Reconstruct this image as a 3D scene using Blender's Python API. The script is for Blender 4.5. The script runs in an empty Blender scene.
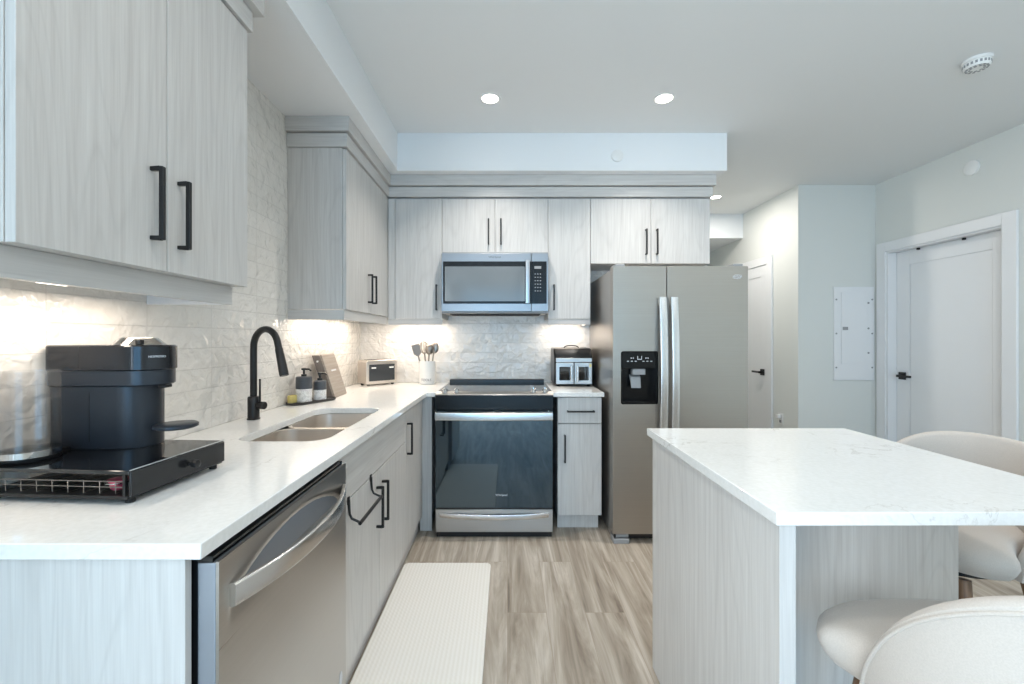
import bpy, bmesh, math, random
from mathutils import Vector, Matrix
random.seed(7)
S = bpy.context.scene
COL = S.collection
PI = math.pi
R = math.radians

# ------------------------------------------------------------------ camera
cam_d = bpy.data.cameras.new('camera')
cam = bpy.data.objects.new('camera', cam_d); COL.objects.link(cam)
cam_d.sensor_width = 36; cam_d.lens = 430 / 1024 * 36
cam_d.shift_x = (512 - 507.5) / 1024; cam_d.shift_y = -4 / 1024
cam_d.clip_start = 0.02
cam.location = (0, 0, 1.27); cam.rotation_euler = (R(90), 0, 0)
S.camera = cam
# ------------------------------------------------------------------ view / world
S.view_settings.view_transform = 'Standard'; S.view_settings.look = 'None'
S.view_settings.gamma = 1; S.view_settings.use_curve_mapping = False
S.view_settings.exposure = 1.03
W = bpy.data.worlds.new('World'); S.world = W; W.use_nodes = True
W.node_tree.nodes['Background'].inputs[0].default_value = (0.40, 0.70, 1.0, 1)
W.node_tree.nodes['Background'].inputs[1].default_value = 0.7
# ------------------------------------------------------------------ lights
def area(name, loc, rot, sx, sy, power, color, shape='RECTANGLE', spread=PI):
    d = bpy.data.lights.new(name, 'AREA'); d.shape = shape; d.size = sx
    if shape in ('RECTANGLE', 'ELLIPSE'): d.size_y = sy
    d.energy = power; d.color = color; d.spread = spread
    o = bpy.data.objects.new(name, d); COL.objects.link(o)
    o.location = loc; o.rotation_euler = rot
    return o
DAY = (0.26, 0.62, 1.0); WARM = (1.0, 0.94, 0.87); LED = (1.0, 0.86, 0.72)
area('window_area_lamp', (0.05, -3.75, 1.25), (R(90), 0, 0), 2.3, 2.3, 34, DAY)
area('window_area_lamp', (-1.33, -1.75, 1.35), (R(90), 0, R(-90)), 2.7, 2.0, 96, (0.88, 0.945, 1.0))  # added fill light from the left, outside the made-up side window
DOWN = [(-0.105, 2.59), (0.943, 2.59), (2.13, 4.40)]
area('ceiling_area_lamp', (2.13, 4.40, 2.698), (0, 0, 0), 0.085, 0.085, 6.5, WARM, 'DISK')
for (x, y) in DOWN[:2]:
    area('ceiling_area_lamp', (x, y, 2.700), (0, 0, 0), 0.085, 0.085, 4.0, WARM, 'DISK', R(112))
for (x, y, e) in [(-0.1, 0.6, 3.0), (0.95, 0.6, 0.8), (2.3, 1.6, 4.0), (-0.1, -1.4, 0.8), (0.95, -1.4, 0.8), (2.3, -1.0, 4)]:  # unseen fill lamps without fixtures, added to brighten the room and right wall
    area('ceiling_area_lamp', (x, y, 2.700), (0, 0, 0), 0.085, 0.085, e, WARM, 'DISK')
area('led_lamp', (-1.05, 1.06, 1.388), (0, 0, 0), 0.05, 0.50, 1.0, LED)
area('led_lamp', (-1.08, 2.76, 1.395), (0, 0, 0), 0.05, 0.85, 1.6, LED)
area('led_lamp', (-0.68, 3.33, 1.395), (0, 0, 0), 0.38, 0.05, 1.1, LED)
area('led_lamp', (0.45, 3.33, 1.395), (0, 0, 0), 0.26, 0.05, 0.8, LED)

# ------------------------------------------------------------------ materials
def lin(r, g, b):
    f = lambda c: (c / 12.92 if c <= 0.04045 else ((c + 0.055) / 1.055) ** 2.4)
    return (f(r / 255), f(g / 255), f(b / 255), 1)
def mat(name, col, rough=0.5, metal=0.0, spec=0.5, **kw):
    m = bpy.data.materials.new(name); m.use_nodes = True
    p = m.node_tree.nodes['Principled BSDF']
    p.inputs['Base Color'].default_value = col
    p.inputs['Roughness'].default_value = rough
    p.inputs['Metallic'].default_value = metal
    p.inputs['Specular IOR Level'].default_value = spec
    for k, v in kw.items(): p.inputs[k].default_value = v
    return m
def N(m, t, **kw):
    n = m.node_tree.nodes.new(t)
    for k, v in kw.items(): setattr(n, k, v)
    return n
def L(m, a, b): m.node_tree.links.new(a, b)
def P(m): return m.node_tree.nodes['Principled BSDF']
def coords(m, scale, rot=(0, 0, 0)):
    tc = N(m, 'ShaderNodeTexCoord'); mp = N(m, 'ShaderNodeMapping')
    mp.inputs['Scale'].default_value = scale; mp.inputs['Rotation'].default_value = rot
    L(m, tc.outputs['Object'], mp.inputs['Vector'])
    return mp.outputs['Vector']
def ramp(m, stops):
    r = N(m, 'ShaderNodeValToRGB'); e = r.color_ramp.elements
    while len(e) < len(stops): e.new(0.5)
    for el, (p, c) in zip(e, stops): el.position = p; el.color = c
    return r
def noise(m, vec, scale, detail=3, rough=0.5, dist=0.0):
    n = N(m, 'ShaderNodeTexNoise'); n.inputs['Scale'].default_value = scale
    n.inputs['Detail'].default_value = detail; n.inputs['Roughness'].default_value = rough
    n.inputs['Distortion'].default_value = dist
    L(m, vec, n.inputs['Vector']); return n
def mixc(m, fac, a, b, mode='MIX'):
    n = N(m, 'ShaderNodeMix', data_type='RGBA', blend_type=mode)
    if isinstance(fac, (int, float)): n.inputs['Factor'].default_value = fac
    else: L(m, fac, n.inputs['Factor'])
    for i, v in ((6, a), (7, b)):
        if isinstance(v, tuple): n.inputs[i].default_value = v
        else: L(m, v, n.inputs[i])
    return n.outputs[2]
def bump(m, h, strength, dist):
    b = N(m, 'ShaderNodeBump'); b.inputs['Strength'].default_value = strength
    b.inputs['Distance'].default_value = dist
    L(m, h, b.inputs['Height']); L(m, b.outputs['Normal'], P(m).inputs['Normal'])

def wood(name, grain, base, dark, light, rough=0.42):
    m = mat(name, base, rough)
    if grain == 'v':   a, b, c = (70, 70, 2.2), (4.5, 4.5, 0.50), (260, 260, 5)
    else:              a, b, c = (2.2, 2.2, 70), (0.5, 0.5, 7), (5, 5, 260)
    n1 = noise(m, coords(m, a), 1.0, 4, 0.6, 0.3)
    n2 = noise(m, coords(m, b), 1.0, 1, 0.4, 0.5)
    n3 = noise(m, coords(m, c), 1.0, 2, 0.5)
    w = N(m, 'ShaderNodeMath', operation='MULTIPLY'); w.inputs[1].default_value = 16.0
    L(m, n2.outputs[0], w.inputs[0])
    fr = N(m, 'ShaderNodeMath', operation='PINGPONG'); fr.inputs[1].default_value = 0.5
    L(m, w.outputs[0], fr.inputs[0])
    r1 = ramp(m, [(0.25, dark), (0.52, base), (0.78, light)]); L(m, n1.outputs[0], r1.inputs[0])
    r2 = ramp(m, [(0.0, (0.90, 0.90, 0.90, 1)), (0.16, (1, 1, 1, 1)), (0.5, (1.0, 1.0, 1.0, 1))]); L(m, fr.outputs[0], r2.inputs[0])
    r3 = ramp(m, [(0.35, (0.93, 0.93, 0.93, 1)), (0.55, (1, 1, 1, 1))]); L(m, n3.outputs[0], r3.inputs[0])
    c1 = mixc(m, 0.6, r1.outputs[0], r2.outputs[0], 'MULTIPLY')
    c2 = mixc(m, 0.7, c1, r3.outputs[0], 'MULTIPLY')
    L(m, c2, P(m).inputs['Base Color'])
    bump(m, n1.outputs[0], 0.08, 0.002)
    return m
WV = wood('cabinet_wood_vertical', 'v', lin(204, 202, 199), lin(193, 190, 187), lin(212, 211, 208))
WH = wood('cabinet_wood_horizontal', 'h', lin(203, 201, 198), lin(193, 190, 187), lin(211, 210, 207))
LEGW = wood('walnut', 'v', lin(122, 92, 68), lin(86, 62, 44), lin(150, 116, 88), 0.45)
BLK = mat('matt_black_metal', lin(40, 40, 41), 0.36, 0.4)
OVENG = mat('oven_glass', lin(16, 26, 34), 0.035, 0.0, 0.5, **{'IOR': 2.0, 'Specular Tint': (0.72, 0.90, 1.0, 1)})
DISPB = mat('dispenser_black', lin(10, 10, 11), 0.25, 0.0, 0.3)
DARKIN = mat('dark_gap', lin(38, 38, 40), 0.7)
CARC = mat('carcass_interior', lin(215, 213, 209), 0.6)
WHITE = mat('white_paint', lin(234, 235, 236), 0.35)
WPLAS = mat('white_plastic', lin(236, 236, 234), 0.35)
GLASSB = mat('black_glass', lin(14, 16, 19), 0.04, 0.0, 0.9)
BPLAS = mat('black_plastic', lin(24, 25, 27), 0.3)
CHROME = mat('chrome', lin(215, 215, 215), 0.09, 1.0)
RUB = mat('black_rubber', lin(20, 20, 20), 0.7)

def paint(name, c, rough=0.6):
    m = mat(name, c, rough, spec=0.3)
    n = noise(m, coords(m, (1, 1, 1)), 220, 2)
    bump(m, n.outputs[0], 0.06, 0.001); return m
CEIL = paint('ceiling_paint', lin(234, 236, 236), 0.8)
SOFF = paint('soffit_paint', lin(238, 240, 241), 0.6)
WALLP = paint('wall_paint', lin(222, 224, 220), 0.6)

def steel(name, c, rough, axis):
    m = mat(name, c, rough, 1.0)
    sc = {'x': (2, 260, 260), 'z': (260, 260, 2), 'y': (260, 2, 260)}[axis]
    n = noise(m, coords(m, sc), 1.0, 3, 0.6)
    r = N(m, 'ShaderNodeMapRange'); r.inputs['To Min'].default_value = rough - 0.06; r.inputs['To Max'].default_value = rough + 0.08
    L(m, n.outputs[0], r.inputs['Value']); L(m, r.outputs[0], P(m).inputs['Roughness'])
    rc = ramp(m, [(0.3, tuple(v * 0.94 for v in c[:3]) + (1,)), (0.7, c)]); L(m, n.outputs[0], rc.inputs[0])
    L(m, rc.outputs[0], P(m).inputs['Base Color'])
    bump(m, n.outputs[0], 0.03, 0.0005)
    return m
ST = steel('brushed_steel', lin(190, 189, 187), 0.36, 'x')
STF = steel('fridge_steel', lin(174, 168, 160), 0.38, 'x')
STY = steel('dishwasher_steel', lin(190, 187, 183), 0.30, 'y')
STS = mat('sink_steel', lin(222, 214, 205), 0.40, 1.0)
STB = mat('handle_steel', lin(214, 214, 213), 0.27, 1.0)
DSTEEL = steel('fridge_side_steel', lin(176, 172, 168), 0.35, 'z')

def quartz():
    m = mat('white_quartz', lin(240, 240, 238), 0.12, spec=0.5)
    v = coords(m, (1, 1, 1))
    n = noise(m, v, 5.0, 5, 0.6, 0.8)
    a = N(m, 'ShaderNodeMath', operation='SUBTRACT'); a.inputs[1].default_value = 0.5; L(m, n.outputs[0], a.inputs[0])
    b = N(m, 'ShaderNodeMath', operation='ABSOLUTE'); L(m, a.outputs[0], b.inputs[0])
    r = ramp(m, [(0.0, (1, 1, 1, 1)), (0.016, (0, 0, 0, 1))]); L(m, b.outputs[0], r.inputs[0])
    n2 = noise(m, v, 3.1, 3, 0.5); r2 = ramp(m, [(0.53, (0, 0, 0, 1)), (0.68, (1, 1, 1, 1))]); L(m, n2.outputs[0], r2.inputs[0])
    mm = N(m, 'ShaderNodeMath', operation='MULTIPLY'); L(m, r.outputs[0], mm.inputs[0]); L(m, r2.outputs[0], mm.inputs[1])
    n3 = noise(m, v, 90, 3); r3 = ramp(m, [(0.3, lin(229, 229, 226)), (0.7, lin(237, 237, 235))]); L(m, n3.outputs[0], r3.inputs[0])
    L(m, mixc(m, mm.outputs[0], r3.outputs[0], lin(190, 186, 180)), P(m).inputs['Base Color'])
    return m
QUARTZ = quartz()

def tile(name, axis):
    m = mat(name, lin(226, 223, 217), 0.1, spec=0.6)
    rot = (R(90), 0, 0) if axis == 'x' else (R(90), 0, R(90))
    tc = N(m, 'ShaderNodeTexCoord'); sp = N(m, 'ShaderNodeSeparateXYZ'); L(m, tc.outputs['Object'], sp.inputs[0])
    cb = N(m, 'ShaderNodeCombineXYZ')
    off = N(m, 'ShaderNodeMath', operation='ADD'); L(m, sp.outputs['X' if axis == 'x' else 'Y'], off.inputs[0])
    off.inputs[1].default_value = 0.083 + 0.308 if axis == 'x' else -1.41 + 3.08
    offz = N(m, 'ShaderNodeMath', operation='ADD'); L(m, sp.outputs['Z'], offz.inputs[0]); offz.inputs[1].default_value = -0.914 + 0.79
    L(m, off.outputs[0], cb.inputs[0]); L(m, offz.outputs[0], cb.inputs[1])
    br = N(m, 'ShaderNodeTexBrick'); br.offset = 0.0; br.offset_frequency = 1; br.squash = 1.0
    br.inputs['Scale'].default_value = 1.0; br.inputs['Mortar Size'].default_value = 0.0016
    br.inputs['Mortar Smooth'].default_value = 0.3; br.inputs['Bias'].default_value = 0.0
    br.inputs['Brick Width'].default_value = 0.308; br.inputs['Row Height'].default_value = 0.079
    br.inputs['Color1'].default_value = lin(229, 226, 221); br.inputs['Color2'].default_value = lin(224, 221, 215)
    br.inputs['Mortar'].default_value = lin(219, 216, 211)
    L(m, cb.outputs[0], br.inputs['Vector'])
    L(m, br.outputs['Color'], P(m).inputs['Base Color'])
    n = noise(m, cb.outputs[0], 24, 2, 0.42, 0.5)
    n2 = noise(m, cb.outputs[0], 9, 1, 0.4, 0.3)
    ad = N(m, 'ShaderNodeMath', operation='ADD'); L(m, n.outputs[0], ad.inputs[0]); L(m, n2.outputs[0], ad.inputs[1])
    mo = N(m, 'ShaderNodeMath', operation='MULTIPLY_ADD'); L(m, br.outputs['Fac'], mo.inputs[0]); mo.inputs[1].default_value = -0.25; L(m, ad.outputs[0], mo.inputs[2])
    bump(m, mo.outputs[0], 0.75, 0.014)
    return m
TILEX = tile('wavy_tile_back', 'x'); TILEY = tile('wavy_tile_left', 'y')

def planks():
    m = mat('oak_planks', lin(170, 156, 138), 0.42, spec=0.35)
    tc = N(m, 'ShaderNodeTexCoord'); sp = N(m, 'ShaderNodeSeparateXYZ'); L(m, tc.outputs['Object'], sp.inputs[0])
    cb = N(m, 'ShaderNodeCombineXYZ'); L(m, sp.outputs['Y'], cb.inputs[0]); L(m, sp.outputs['X'], cb.inputs[1])
    br = N(m, 'ShaderNodeTexBrick'); br.offset = 0.37; br.offset_frequency = 2
    br.inputs['Scale'].default_value = 1.0; br.inputs['Mortar Size'].default_value = 0.0009
    br.inputs['Brick Width'].default_value = 1.22; br.inputs['Row Height'].default_value = 0.18
    br.inputs['Color1'].default_value = (0.15, 0.15, 0.15, 1); br.inputs['Color2'].default_value = (0.55, 0.55, 0.55, 1); br.inputs['Mortar'].default_value = (0, 0, 0, 1)
    L(m, cb.outputs[0], br.inputs['Vector'])
    va = N(m, 'ShaderNodeVectorMath', operation='MULTIPLY_ADD')
    L(m, br.outputs['Color'], va.inputs[0]); va.inputs[1].default_value = (9, 5, 3); L(m, tc.outputs['Object'], va.inputs[2])
    mp = N(m, 'ShaderNodeMapping'); mp.inputs['Scale'].default_value = (8.5, 0.85, 1); L(m, va.outputs[0], mp.inputs['Vector'])
    n1 = noise(m, mp.outputs[0], 1.0, 5, 0.62, 1.8)
    mp2 = N(m, 'ShaderNodeMapping'); mp2.inputs['Scale'].default_value = (70, 3, 1); L(m, va.outputs[0], mp2.inputs['Vector'])
    n2 = noise(m, mp2.outputs[0], 1.0, 3, 0.6, 0.3)
    r1 = ramp(m, [(0.30, lin(122, 110, 98)), (0.43, lin(156, 145, 131)), (0.56, lin(180, 170, 157)), (0.72, lin(208, 201, 191))]); L(m, n1.outputs[0], r1.inputs[0])
    r2 = ramp(m, [(0.3, (0.80, 0.79, 0.78, 1)), (0.6, (1, 1, 1, 1))]); L(m, n2.outputs[0], r2.inputs[0])
    c = mixc(m, 0.8, r1.outputs[0], r2.outputs[0], 'MULTIPLY')
    c = mixc(m, br.outputs['Fac'], c, lin(150, 137, 122))
    L(m, c, P(m).inputs['Base Color'])
    bump(m, n2.outputs[0], 0.06, 0.002)
    return m
FLOORM = planks()

def fabric(name, c, c2):
    m = mat(name, c, 0.9, spec=0.2)
    P(m).inputs['Sheen Weight'].default_value = 0.25
    n = noise(m, coords(m, (1, 1, 1)), 420, 2); r = ramp(m, [(0.35, c2), (0.65, c)]); L(m, n.outputs[0], r.inputs[0])
    L(m, r.outputs[0], P(m).inputs['Base Color']); bump(m, n.outputs[0], 0.10, 0.001)
    return m
FAB = fabric('beige_fabric', lin(198, 189, 180), lin(191, 182, 173))

def mat_rug():
    m = mat('ribbed_mat', lin(226, 223, 215), 0.65)
    v = coords(m, (1, 1, 1))
    w = N(m, 'ShaderNodeTexWave', wave_type='BANDS', bands_direction='DIAGONAL'); w.inputs['Scale'].default_value = 30
    w2 = N(m, 'ShaderNodeTexWave', wave_type='BANDS', bands_direction='X'); w2.inputs['Scale'].default_value = 18
    L(m, v, w.inputs['Vector']); L(m, v, w2.inputs['Vector'])
    ad = N(m, 'ShaderNodeMath', operation='ADD'); L(m, w.outputs['Fac'], ad.inputs[0]); L(m, w2.outputs['Fac'], ad.inputs[1])
    r = ramp(m, [(0.0, lin(227, 223, 215)), (1.0, lin(234, 231, 225))]); L(m, w2.outputs['Fac'], r.inputs[0])
    L(m, r.outputs[0], P(m).inputs['Base Color']); bump(m, ad.outputs[0], 0.12, 0.002)
    return m
RUG = mat_rug()
def emis(name, c, s):
    m = mat(name, (0.8, 0.8, 0.8, 1)); P(m).inputs['Emission Color'].default_value = c; P(m).inputs['Emission Strength'].default_value = s
    return m
LAMPM = emis('lamp_diffuser', (1, 0.95, 0.86, 1), 9)
LEDM = emis('led_diffuser', (1, 0.90, 0.78, 1), 2.5)
def clear(name, tint, refl=0.12):
    m = bpy.data.materials.new(name); m.use_nodes = True; nt = m.node_tree; nt.nodes.remove(P(m))
    t = N(m, 'ShaderNodeBsdfTransparent'); t.inputs[0].default_value = tint
    g = N(m, 'ShaderNodeBsdfGlossy'); g.inputs['Roughness'].default_value = 0.03
    lw = N(m, 'ShaderNodeLayerWeight'); lw.inputs['Blend'].default_value = 0.25
    pw = N(m, 'ShaderNodeMath', operation='MULTIPLY_ADD'); L(m, lw.outputs['Facing'], pw.inputs[0]); pw.inputs[1].default_value = refl * 2; pw.inputs[2].default_value = 0.04
    mx = N(m, 'ShaderNodeMixShader'); L(m, pw.outputs[0], mx.inputs[0]); L(m, t.outputs[0], mx.inputs[1]); L(m, g.outputs[0], mx.inputs[2])
    L(m, mx.outputs[0], nt.nodes['Material Output'].inputs[0]); return m
CLEAR = clear('clear_plastic', (0.965, 0.97, 0.975, 1), 0.10)
PANE = clear('window_glass', (0.97, 0.98, 0.98, 1), 0.1)
SMOKE = mat('coffee_grey', lin(44, 50, 58), 0.32, 0.3)
SMOKEG = mat('coffee_head_gloss', lin(46, 48, 52), 0.12, 0.5)
def marble():
    m = mat('white_marble', lin(232, 230, 228), 0.3)
    n = noise(m, coords(m, (1, 1, 1)), 30, 4, 0.6, 1.0); r = ramp(m, [(0.42, lin(234, 233, 231)), (0.5, lin(205, 203, 201)), (0.56, lin(236, 235, 233))]); L(m, n.outputs[0], r.inputs[0])
    L(m, r.outputs[0], P(m).inputs['Base Color']); return m
MARB = marble()
UTEN = mat('utensil_metal', lin(150, 144, 138), 0.35, 0.9)
MWST = steel('microwave_steel', lin(150, 152, 155), 0.36, 'x')
DARKTXT = mat('dark_print', lin(70, 72, 76), 0.5)
BOARDW = wood('grey_board_wood', 'h', lin(158, 148, 138), lin(138, 128, 118), lin(172, 163, 153), 0.5)
BOARDS = wood('dark_board_wood', 'v', lin(112, 104, 98), lin(94, 87, 82), lin(124, 116, 110), 0.5)
MWGLASS = mat('microwave_window', lin(112, 118, 121), 0.12, 0.0, 0.5)  # grey base colour stands in for the room reflected in the glass
GREYTXT = mat('grey_print', lin(120, 120, 122), 0.5)
LIGHTTXT = mat('pale_print', lin(205, 208, 212), 0.4)
YEL = mat('yellow_sponge', lin(226, 206, 130), 0.9)
PINK = mat('pink_foil', lin(214, 92, 120), 0.35, 0.5)
TOASTM = steel('toaster_steel', lin(222, 214, 206), 0.36, 'x')
PGREY = mat('grey_plastic', lin(150, 152, 154), 0.4)

# ------------------------------------------------------------------ mesh builder
class MB:
    def __init__(s): s.v = []; s.f = []
    def add(s, vs, fs):
        o = len(s.v); s.v += [tuple(p) for p in vs]; s.f += [tuple(i + o for i in f) for f in fs]; return s
    def box(s, x0, x1, y0, y1, z0, z1):
        v = [(x, y, z) for x in (x0, x1) for y in (y0, y1) for z in (z0, z1)]
        return s.add(v, [(0, 1, 3, 2), (4, 6, 7, 5), (0, 4, 5, 1), (2, 3, 7, 6), (0, 2, 6, 4), (1, 5, 7, 3)])
    def rings(s, rings, cap=True, closed=True):
        n = len(rings[0]); vs = [p for r in rings for p in r]; fs = []
        for i in range(len(rings) - 1):
            for j in range(n if closed else n - 1):
                k = (j + 1) % n
                fs.append((i * n + j, i * n + k, (i + 1) * n + k, (i + 1) * n + j))
        if cap: fs += [tuple(range(n))[::-1], tuple(range((len(rings) - 1) * n, len(rings) * n))]
        return s.add(vs, fs)
    def prism(s, poly, a, b, ax='z'):
        f = {'z': lambda p, t: (p[0], p[1], t), 'x': lambda p, t: (t, p[0], p[1]), 'y': lambda p, t: (p[0], t, p[1])}[ax]
        return s.rings([[f(p, a) for p in poly], [f(p, b) for p in poly]])
    def tube(s, pts, r, n=10, closed=False):
        pts = [Vector(p) for p in pts]; rs = r if isinstance(r, (list, tuple)) else [r] * len(pts)
        rg = []; up = None
        for i, p in enumerate(pts):
            if closed: t = pts[(i + 1) % len(pts)] - pts[i - 1]
            else: t = pts[min(i + 1, len(pts) - 1)] - pts[max(i - 1, 0)]
            t.normalize()
            if up is None: up = Vector((0, 0, 1)) if abs(t.z) < 0.9 else Vector((1, 0, 0))
            a = t.cross(up).normalized(); b = a.cross(t).normalized(); up = b
            rg.append([tuple(p + rs[i] * (math.cos(2 * PI * k / n) * a + math.sin(2 * PI * k / n) * b)) for k in range(n)])
        if closed: rg.append(rg[0]); return s.rings(rg, False)
        return s.rings(rg)
    def cyl(s, p0, p1, r0, r1=None, n=24): return s.tube([p0, p1], [r0, r0 if r1 is None else r1], n)
    def lathe(s, prof, c, n=32):
        return s.rings([[(c[0] + r * math.cos(2 * PI * k / n), c[1] + r * math.sin(2 * PI * k / n), c[2] + z) for k in range(n)] for (r, z) in prof])
    def loft(s, outline, levels):      # outline(k) -> 2-D polygon ; levels [(z, arg)]
        return s.rings([[(p[0], p[1], z) for p in outline(a)] for (z, a) in levels])
def rrect(x0, x1, y0, y1, r, n=6):
    out = []
    for cx, cy, a in ((x1 - r, y1 - r, 0), (x0 + r, y1 - r, 90), (x0 + r, y0 + r, 180), (x1 - r, y0 + r, 270)):
        for i in range(n + 1):
            t = R(a + 90 * i / n); out.append((cx + r * math.cos(t), cy + r * math.sin(t)))
    return out
def loc_of(parent):
    v = Vector((0, 0, 0))
    while parent is not None: v += parent.location; parent = parent.parent
    return v
def finish(me, name, m, parent, bev, seg, smooth, world):
    bm = bmesh.new(); bm.from_mesh(me)
    bmesh.ops.remove_doubles(bm, verts=bm.verts, dist=1e-6)
    bmesh.ops.recalc_face_normals(bm, faces=bm.faces)
    if world and parent is not None: bmesh.ops.translate(bm, verts=bm.verts, vec=-loc_of(parent))
    bm.to_mesh(me); bm.free()
    if smooth:
        me.polygons.foreach_set('use_smooth', [True] * len(me.polygons)); me.set_sharp_from_angle(angle=R(38))
    o = bpy.data.objects.new(name, me); COL.objects.link(o)
    if m: me.materials.append(m)
    if parent is not None: o.parent = parent
    if bev:
        b = o.modifiers.new('bevel', 'BEVEL'); b.width = bev; b.segments = seg; b.limit_method = 'ANGLE'; b.angle_limit = R(40)
    return o
def obj(name, mb, m, parent=None, bev=0.0, seg=2, smooth=True, world=True):
    """mesh object; vertices written in world metres unless world=False (then in the thing's own frame)"""
    me = bpy.data.meshes.new(name); me.from_pydata(mb.v, [], mb.f); me.update()
    return finish(me, name, m, parent, bev, seg, smooth, world)
def plate(name, outer, holes, z0, z1, m, parent=None, bev=0.0, world=True):
    c = bpy.data.curves.new(name, 'CURVE'); c.dimensions = '2D'; c.fill_mode = 'BOTH'; c.extrude = (z1 - z0) / 2
    for poly in [outer] + holes:
        sp = c.splines.new('POLY'); sp.points.add(len(poly) - 1); sp.use_cyclic_u = True
        for p, q in zip(sp.points, poly): p.co = (q[0], q[1], 0, 1)
    t = bpy.data.objects.new('tmp', c); COL.objects.link(t)
    me = bpy.data.meshes.new_from_object(t.evaluated_get(bpy.context.evaluated_depsgraph_get()))
    bpy.data.objects.remove(t); bpy.data.curves.remove(c)
    for v in me.vertices: v.co.z += (z0 + z1) / 2
    me.name = name; me.materials.clear()
    return finish(me, name, m, parent, bev, 2, True, world)
def text(name, s, size, m, loc, rot, parent, world=True, depth=0.0006, sx=1.0):
    c = bpy.data.curves.new(name, 'FONT'); c.body = s; c.size = size; c.extrude = depth; c.align_x = 'CENTER'; c.align_y = 'CENTER'
    t = bpy.data.objects.new('tmp', c); COL.objects.link(t)
    me = bpy.data.meshes.new_from_object(t.evaluated_get(bpy.context.evaluated_depsgraph_get()))
    bpy.data.objects.remove(t); bpy.data.curves.remove(c)
    from mathutils import Euler
    M = Matrix.Translation(loc) @ Euler(rot).to_matrix().to_4x4() @ Matrix.Diagonal((sx, 1, 1, 1))
    me.transform(M); me.name = name; me.materials.clear()
    return finish(me, name, m, parent, 0, 1, False, world)
FRONT = (R(90), 0, 0)             # lettering that faces the camera side (-Y)
def tag(o, label, cat, group=None):
    o['label'] = label; o['category'] = cat
    if group: o['group'] = group
    return o
def thing(name, label, cat, loc, rz=0, group=None):
    o = bpy.data.objects.new(name, None); COL.objects.link(o); o.empty_display_size = 0.05
    o.location = loc; o.rotation_euler = (0, 0, rz)
    return tag(o, label, cat, group)
def struct(o): o['kind'] = 'structure'; return o

# ================================================================== SETTING
XW, YW, XR, ZC = -1.182, 3.46, 3.475, 2.715
YB = -3.6
struct(obj('floor', MB().box(XW - 0.12, XR + 0.15, YB - 0.1, 6.1, -0.05, 0), FLOORM, smooth=False))
struct(obj('ceiling', MB().box(XW - 0.12, XR + 0.15, YB - 0.1, 6.1, ZC, ZC + 0.08), CEIL, smooth=False))
VY0, VY1, VZ0, VZ1 = -3.1, -0.4, 0.35, 2.35         # made-up second window in the left wall behind the camera, added for fill light
w = MB().box(XW - 0.12, XW, 0.70, 6.0, 0, ZC)
struct(obj('wall_left', w, TILEY, smooth=False))
w = MB().box(XW - 0.12, XW, YB, VY0, 0, ZC).box(XW - 0.12, XW, VY1, 0.70, 0, ZC).box(XW - 0.12, XW, VY0, VY1, 0, VZ0).box(XW - 0.12, XW, VY0, VY1, VZ1, ZC)
struct(obj('wall_left_rear', w, WALLP, smooth=False))
struct(obj('wall_back', MB().box(XW, 1.52, YW, YW + 0.12, 0, ZC), TILEX, smooth=False))
struct(obj('wall_hall_left', MB().box(1.44, 1.52, YW + 0.12, 5.9, 0, ZC), WALLP, smooth=False))
struct(obj('wall_hall_end', MB().box(1.44, 2.745, 5.9, 6.0, 0, ZC), WALLP, smooth=False))
struct(obj('wall_hall_right', MB().box(2.745, XR, 4.06, 6.0, 0, ZC), WALLP, smooth=False))
D0, D1, DZ = 3.005, 3.945, 2.065      # entry door opening in the right wall
w = MB().box(XR, XR + 0.12, YB, D0, 0, ZC).box(XR, XR + 0.12, D1, 4.2, 0, ZC).box(XR, XR + 0.12, D0, D1, DZ, ZC)
struct(obj('wall_right', w, WALLP, smooth=False))
# rear wall of the room with the big window that lights the kitchen
WX0, WX1, WZ0, WZ1 = -1.10, 1.2, 0.08, 2.42
w = MB().box(XW, WX0, YB - 0.12, YB, 0, ZC).box(WX1, XR, YB - 0.12, YB, 0, ZC).box(WX0, WX1, YB - 0.12, YB, 0, WZ0).box(WX0, WX1, YB - 0.12, YB, WZ1, ZC)
struct(obj('wall_rear', w, WALLP, smooth=False))
fr = MB()
for x in (WX0, 0.02, WX1 - 0.06): fr.box(x, x + 0.06, YB - 0.09, YB - 0.03, WZ0, WZ1)
fr.box(WX0, WX1, YB - 0.09, YB - 0.03, WZ0, WZ0 + 0.06).box(WX0, WX1, YB - 0.09, YB - 0.03, WZ1 - 0.06, WZ1)
win = struct(obj('window_1', fr, WHITE, smooth=False))
obj('window_pane', MB().box(WX0 + 0.03, WX1 - 0.03, YB - 0.062, YB - 0.058, WZ0 + 0.03, WZ1 - 0.03), PANE, win, smooth=False)
fr = MB()
for y in (VY0, -1.78, VY1 - 0.06): fr.box(XW - 0.09, XW - 0.03, y, y + 0.06, VZ0, VZ1)
fr.box(XW - 0.09, XW - 0.03, VY0, VY1, VZ0, VZ0 + 0.06).box(XW - 0.09, XW - 0.03, VY0, VY1, VZ1 - 0.06, VZ1)
win = struct(obj('fill_window', fr, WHITE, smooth=False))  # invented window, put in to carry the left fill light
obj('window_pane', MB().box(XW - 0.062, XW - 0.058, VY0 + 0.03, VY1 - 0.03, VZ0 + 0.03, VZ1 - 0.03), PANE, win, smooth=False)
# soffits (dropped bulkheads)
ZS, XS, YS = 2.45, -0.776, 3.03
struct(obj('trim_1', MB().prism([(XW, YB), (XS, YB), (XS, YS), (1.547, YS), (1.547, YW), (XW, YW)], ZS, ZC), SOFF, smooth=False))
struct(obj('trim_2', MB().box(1.52, 2.745, 5.01, 5.9, 2.435, ZC), SOFF, smooth=False))
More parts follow.
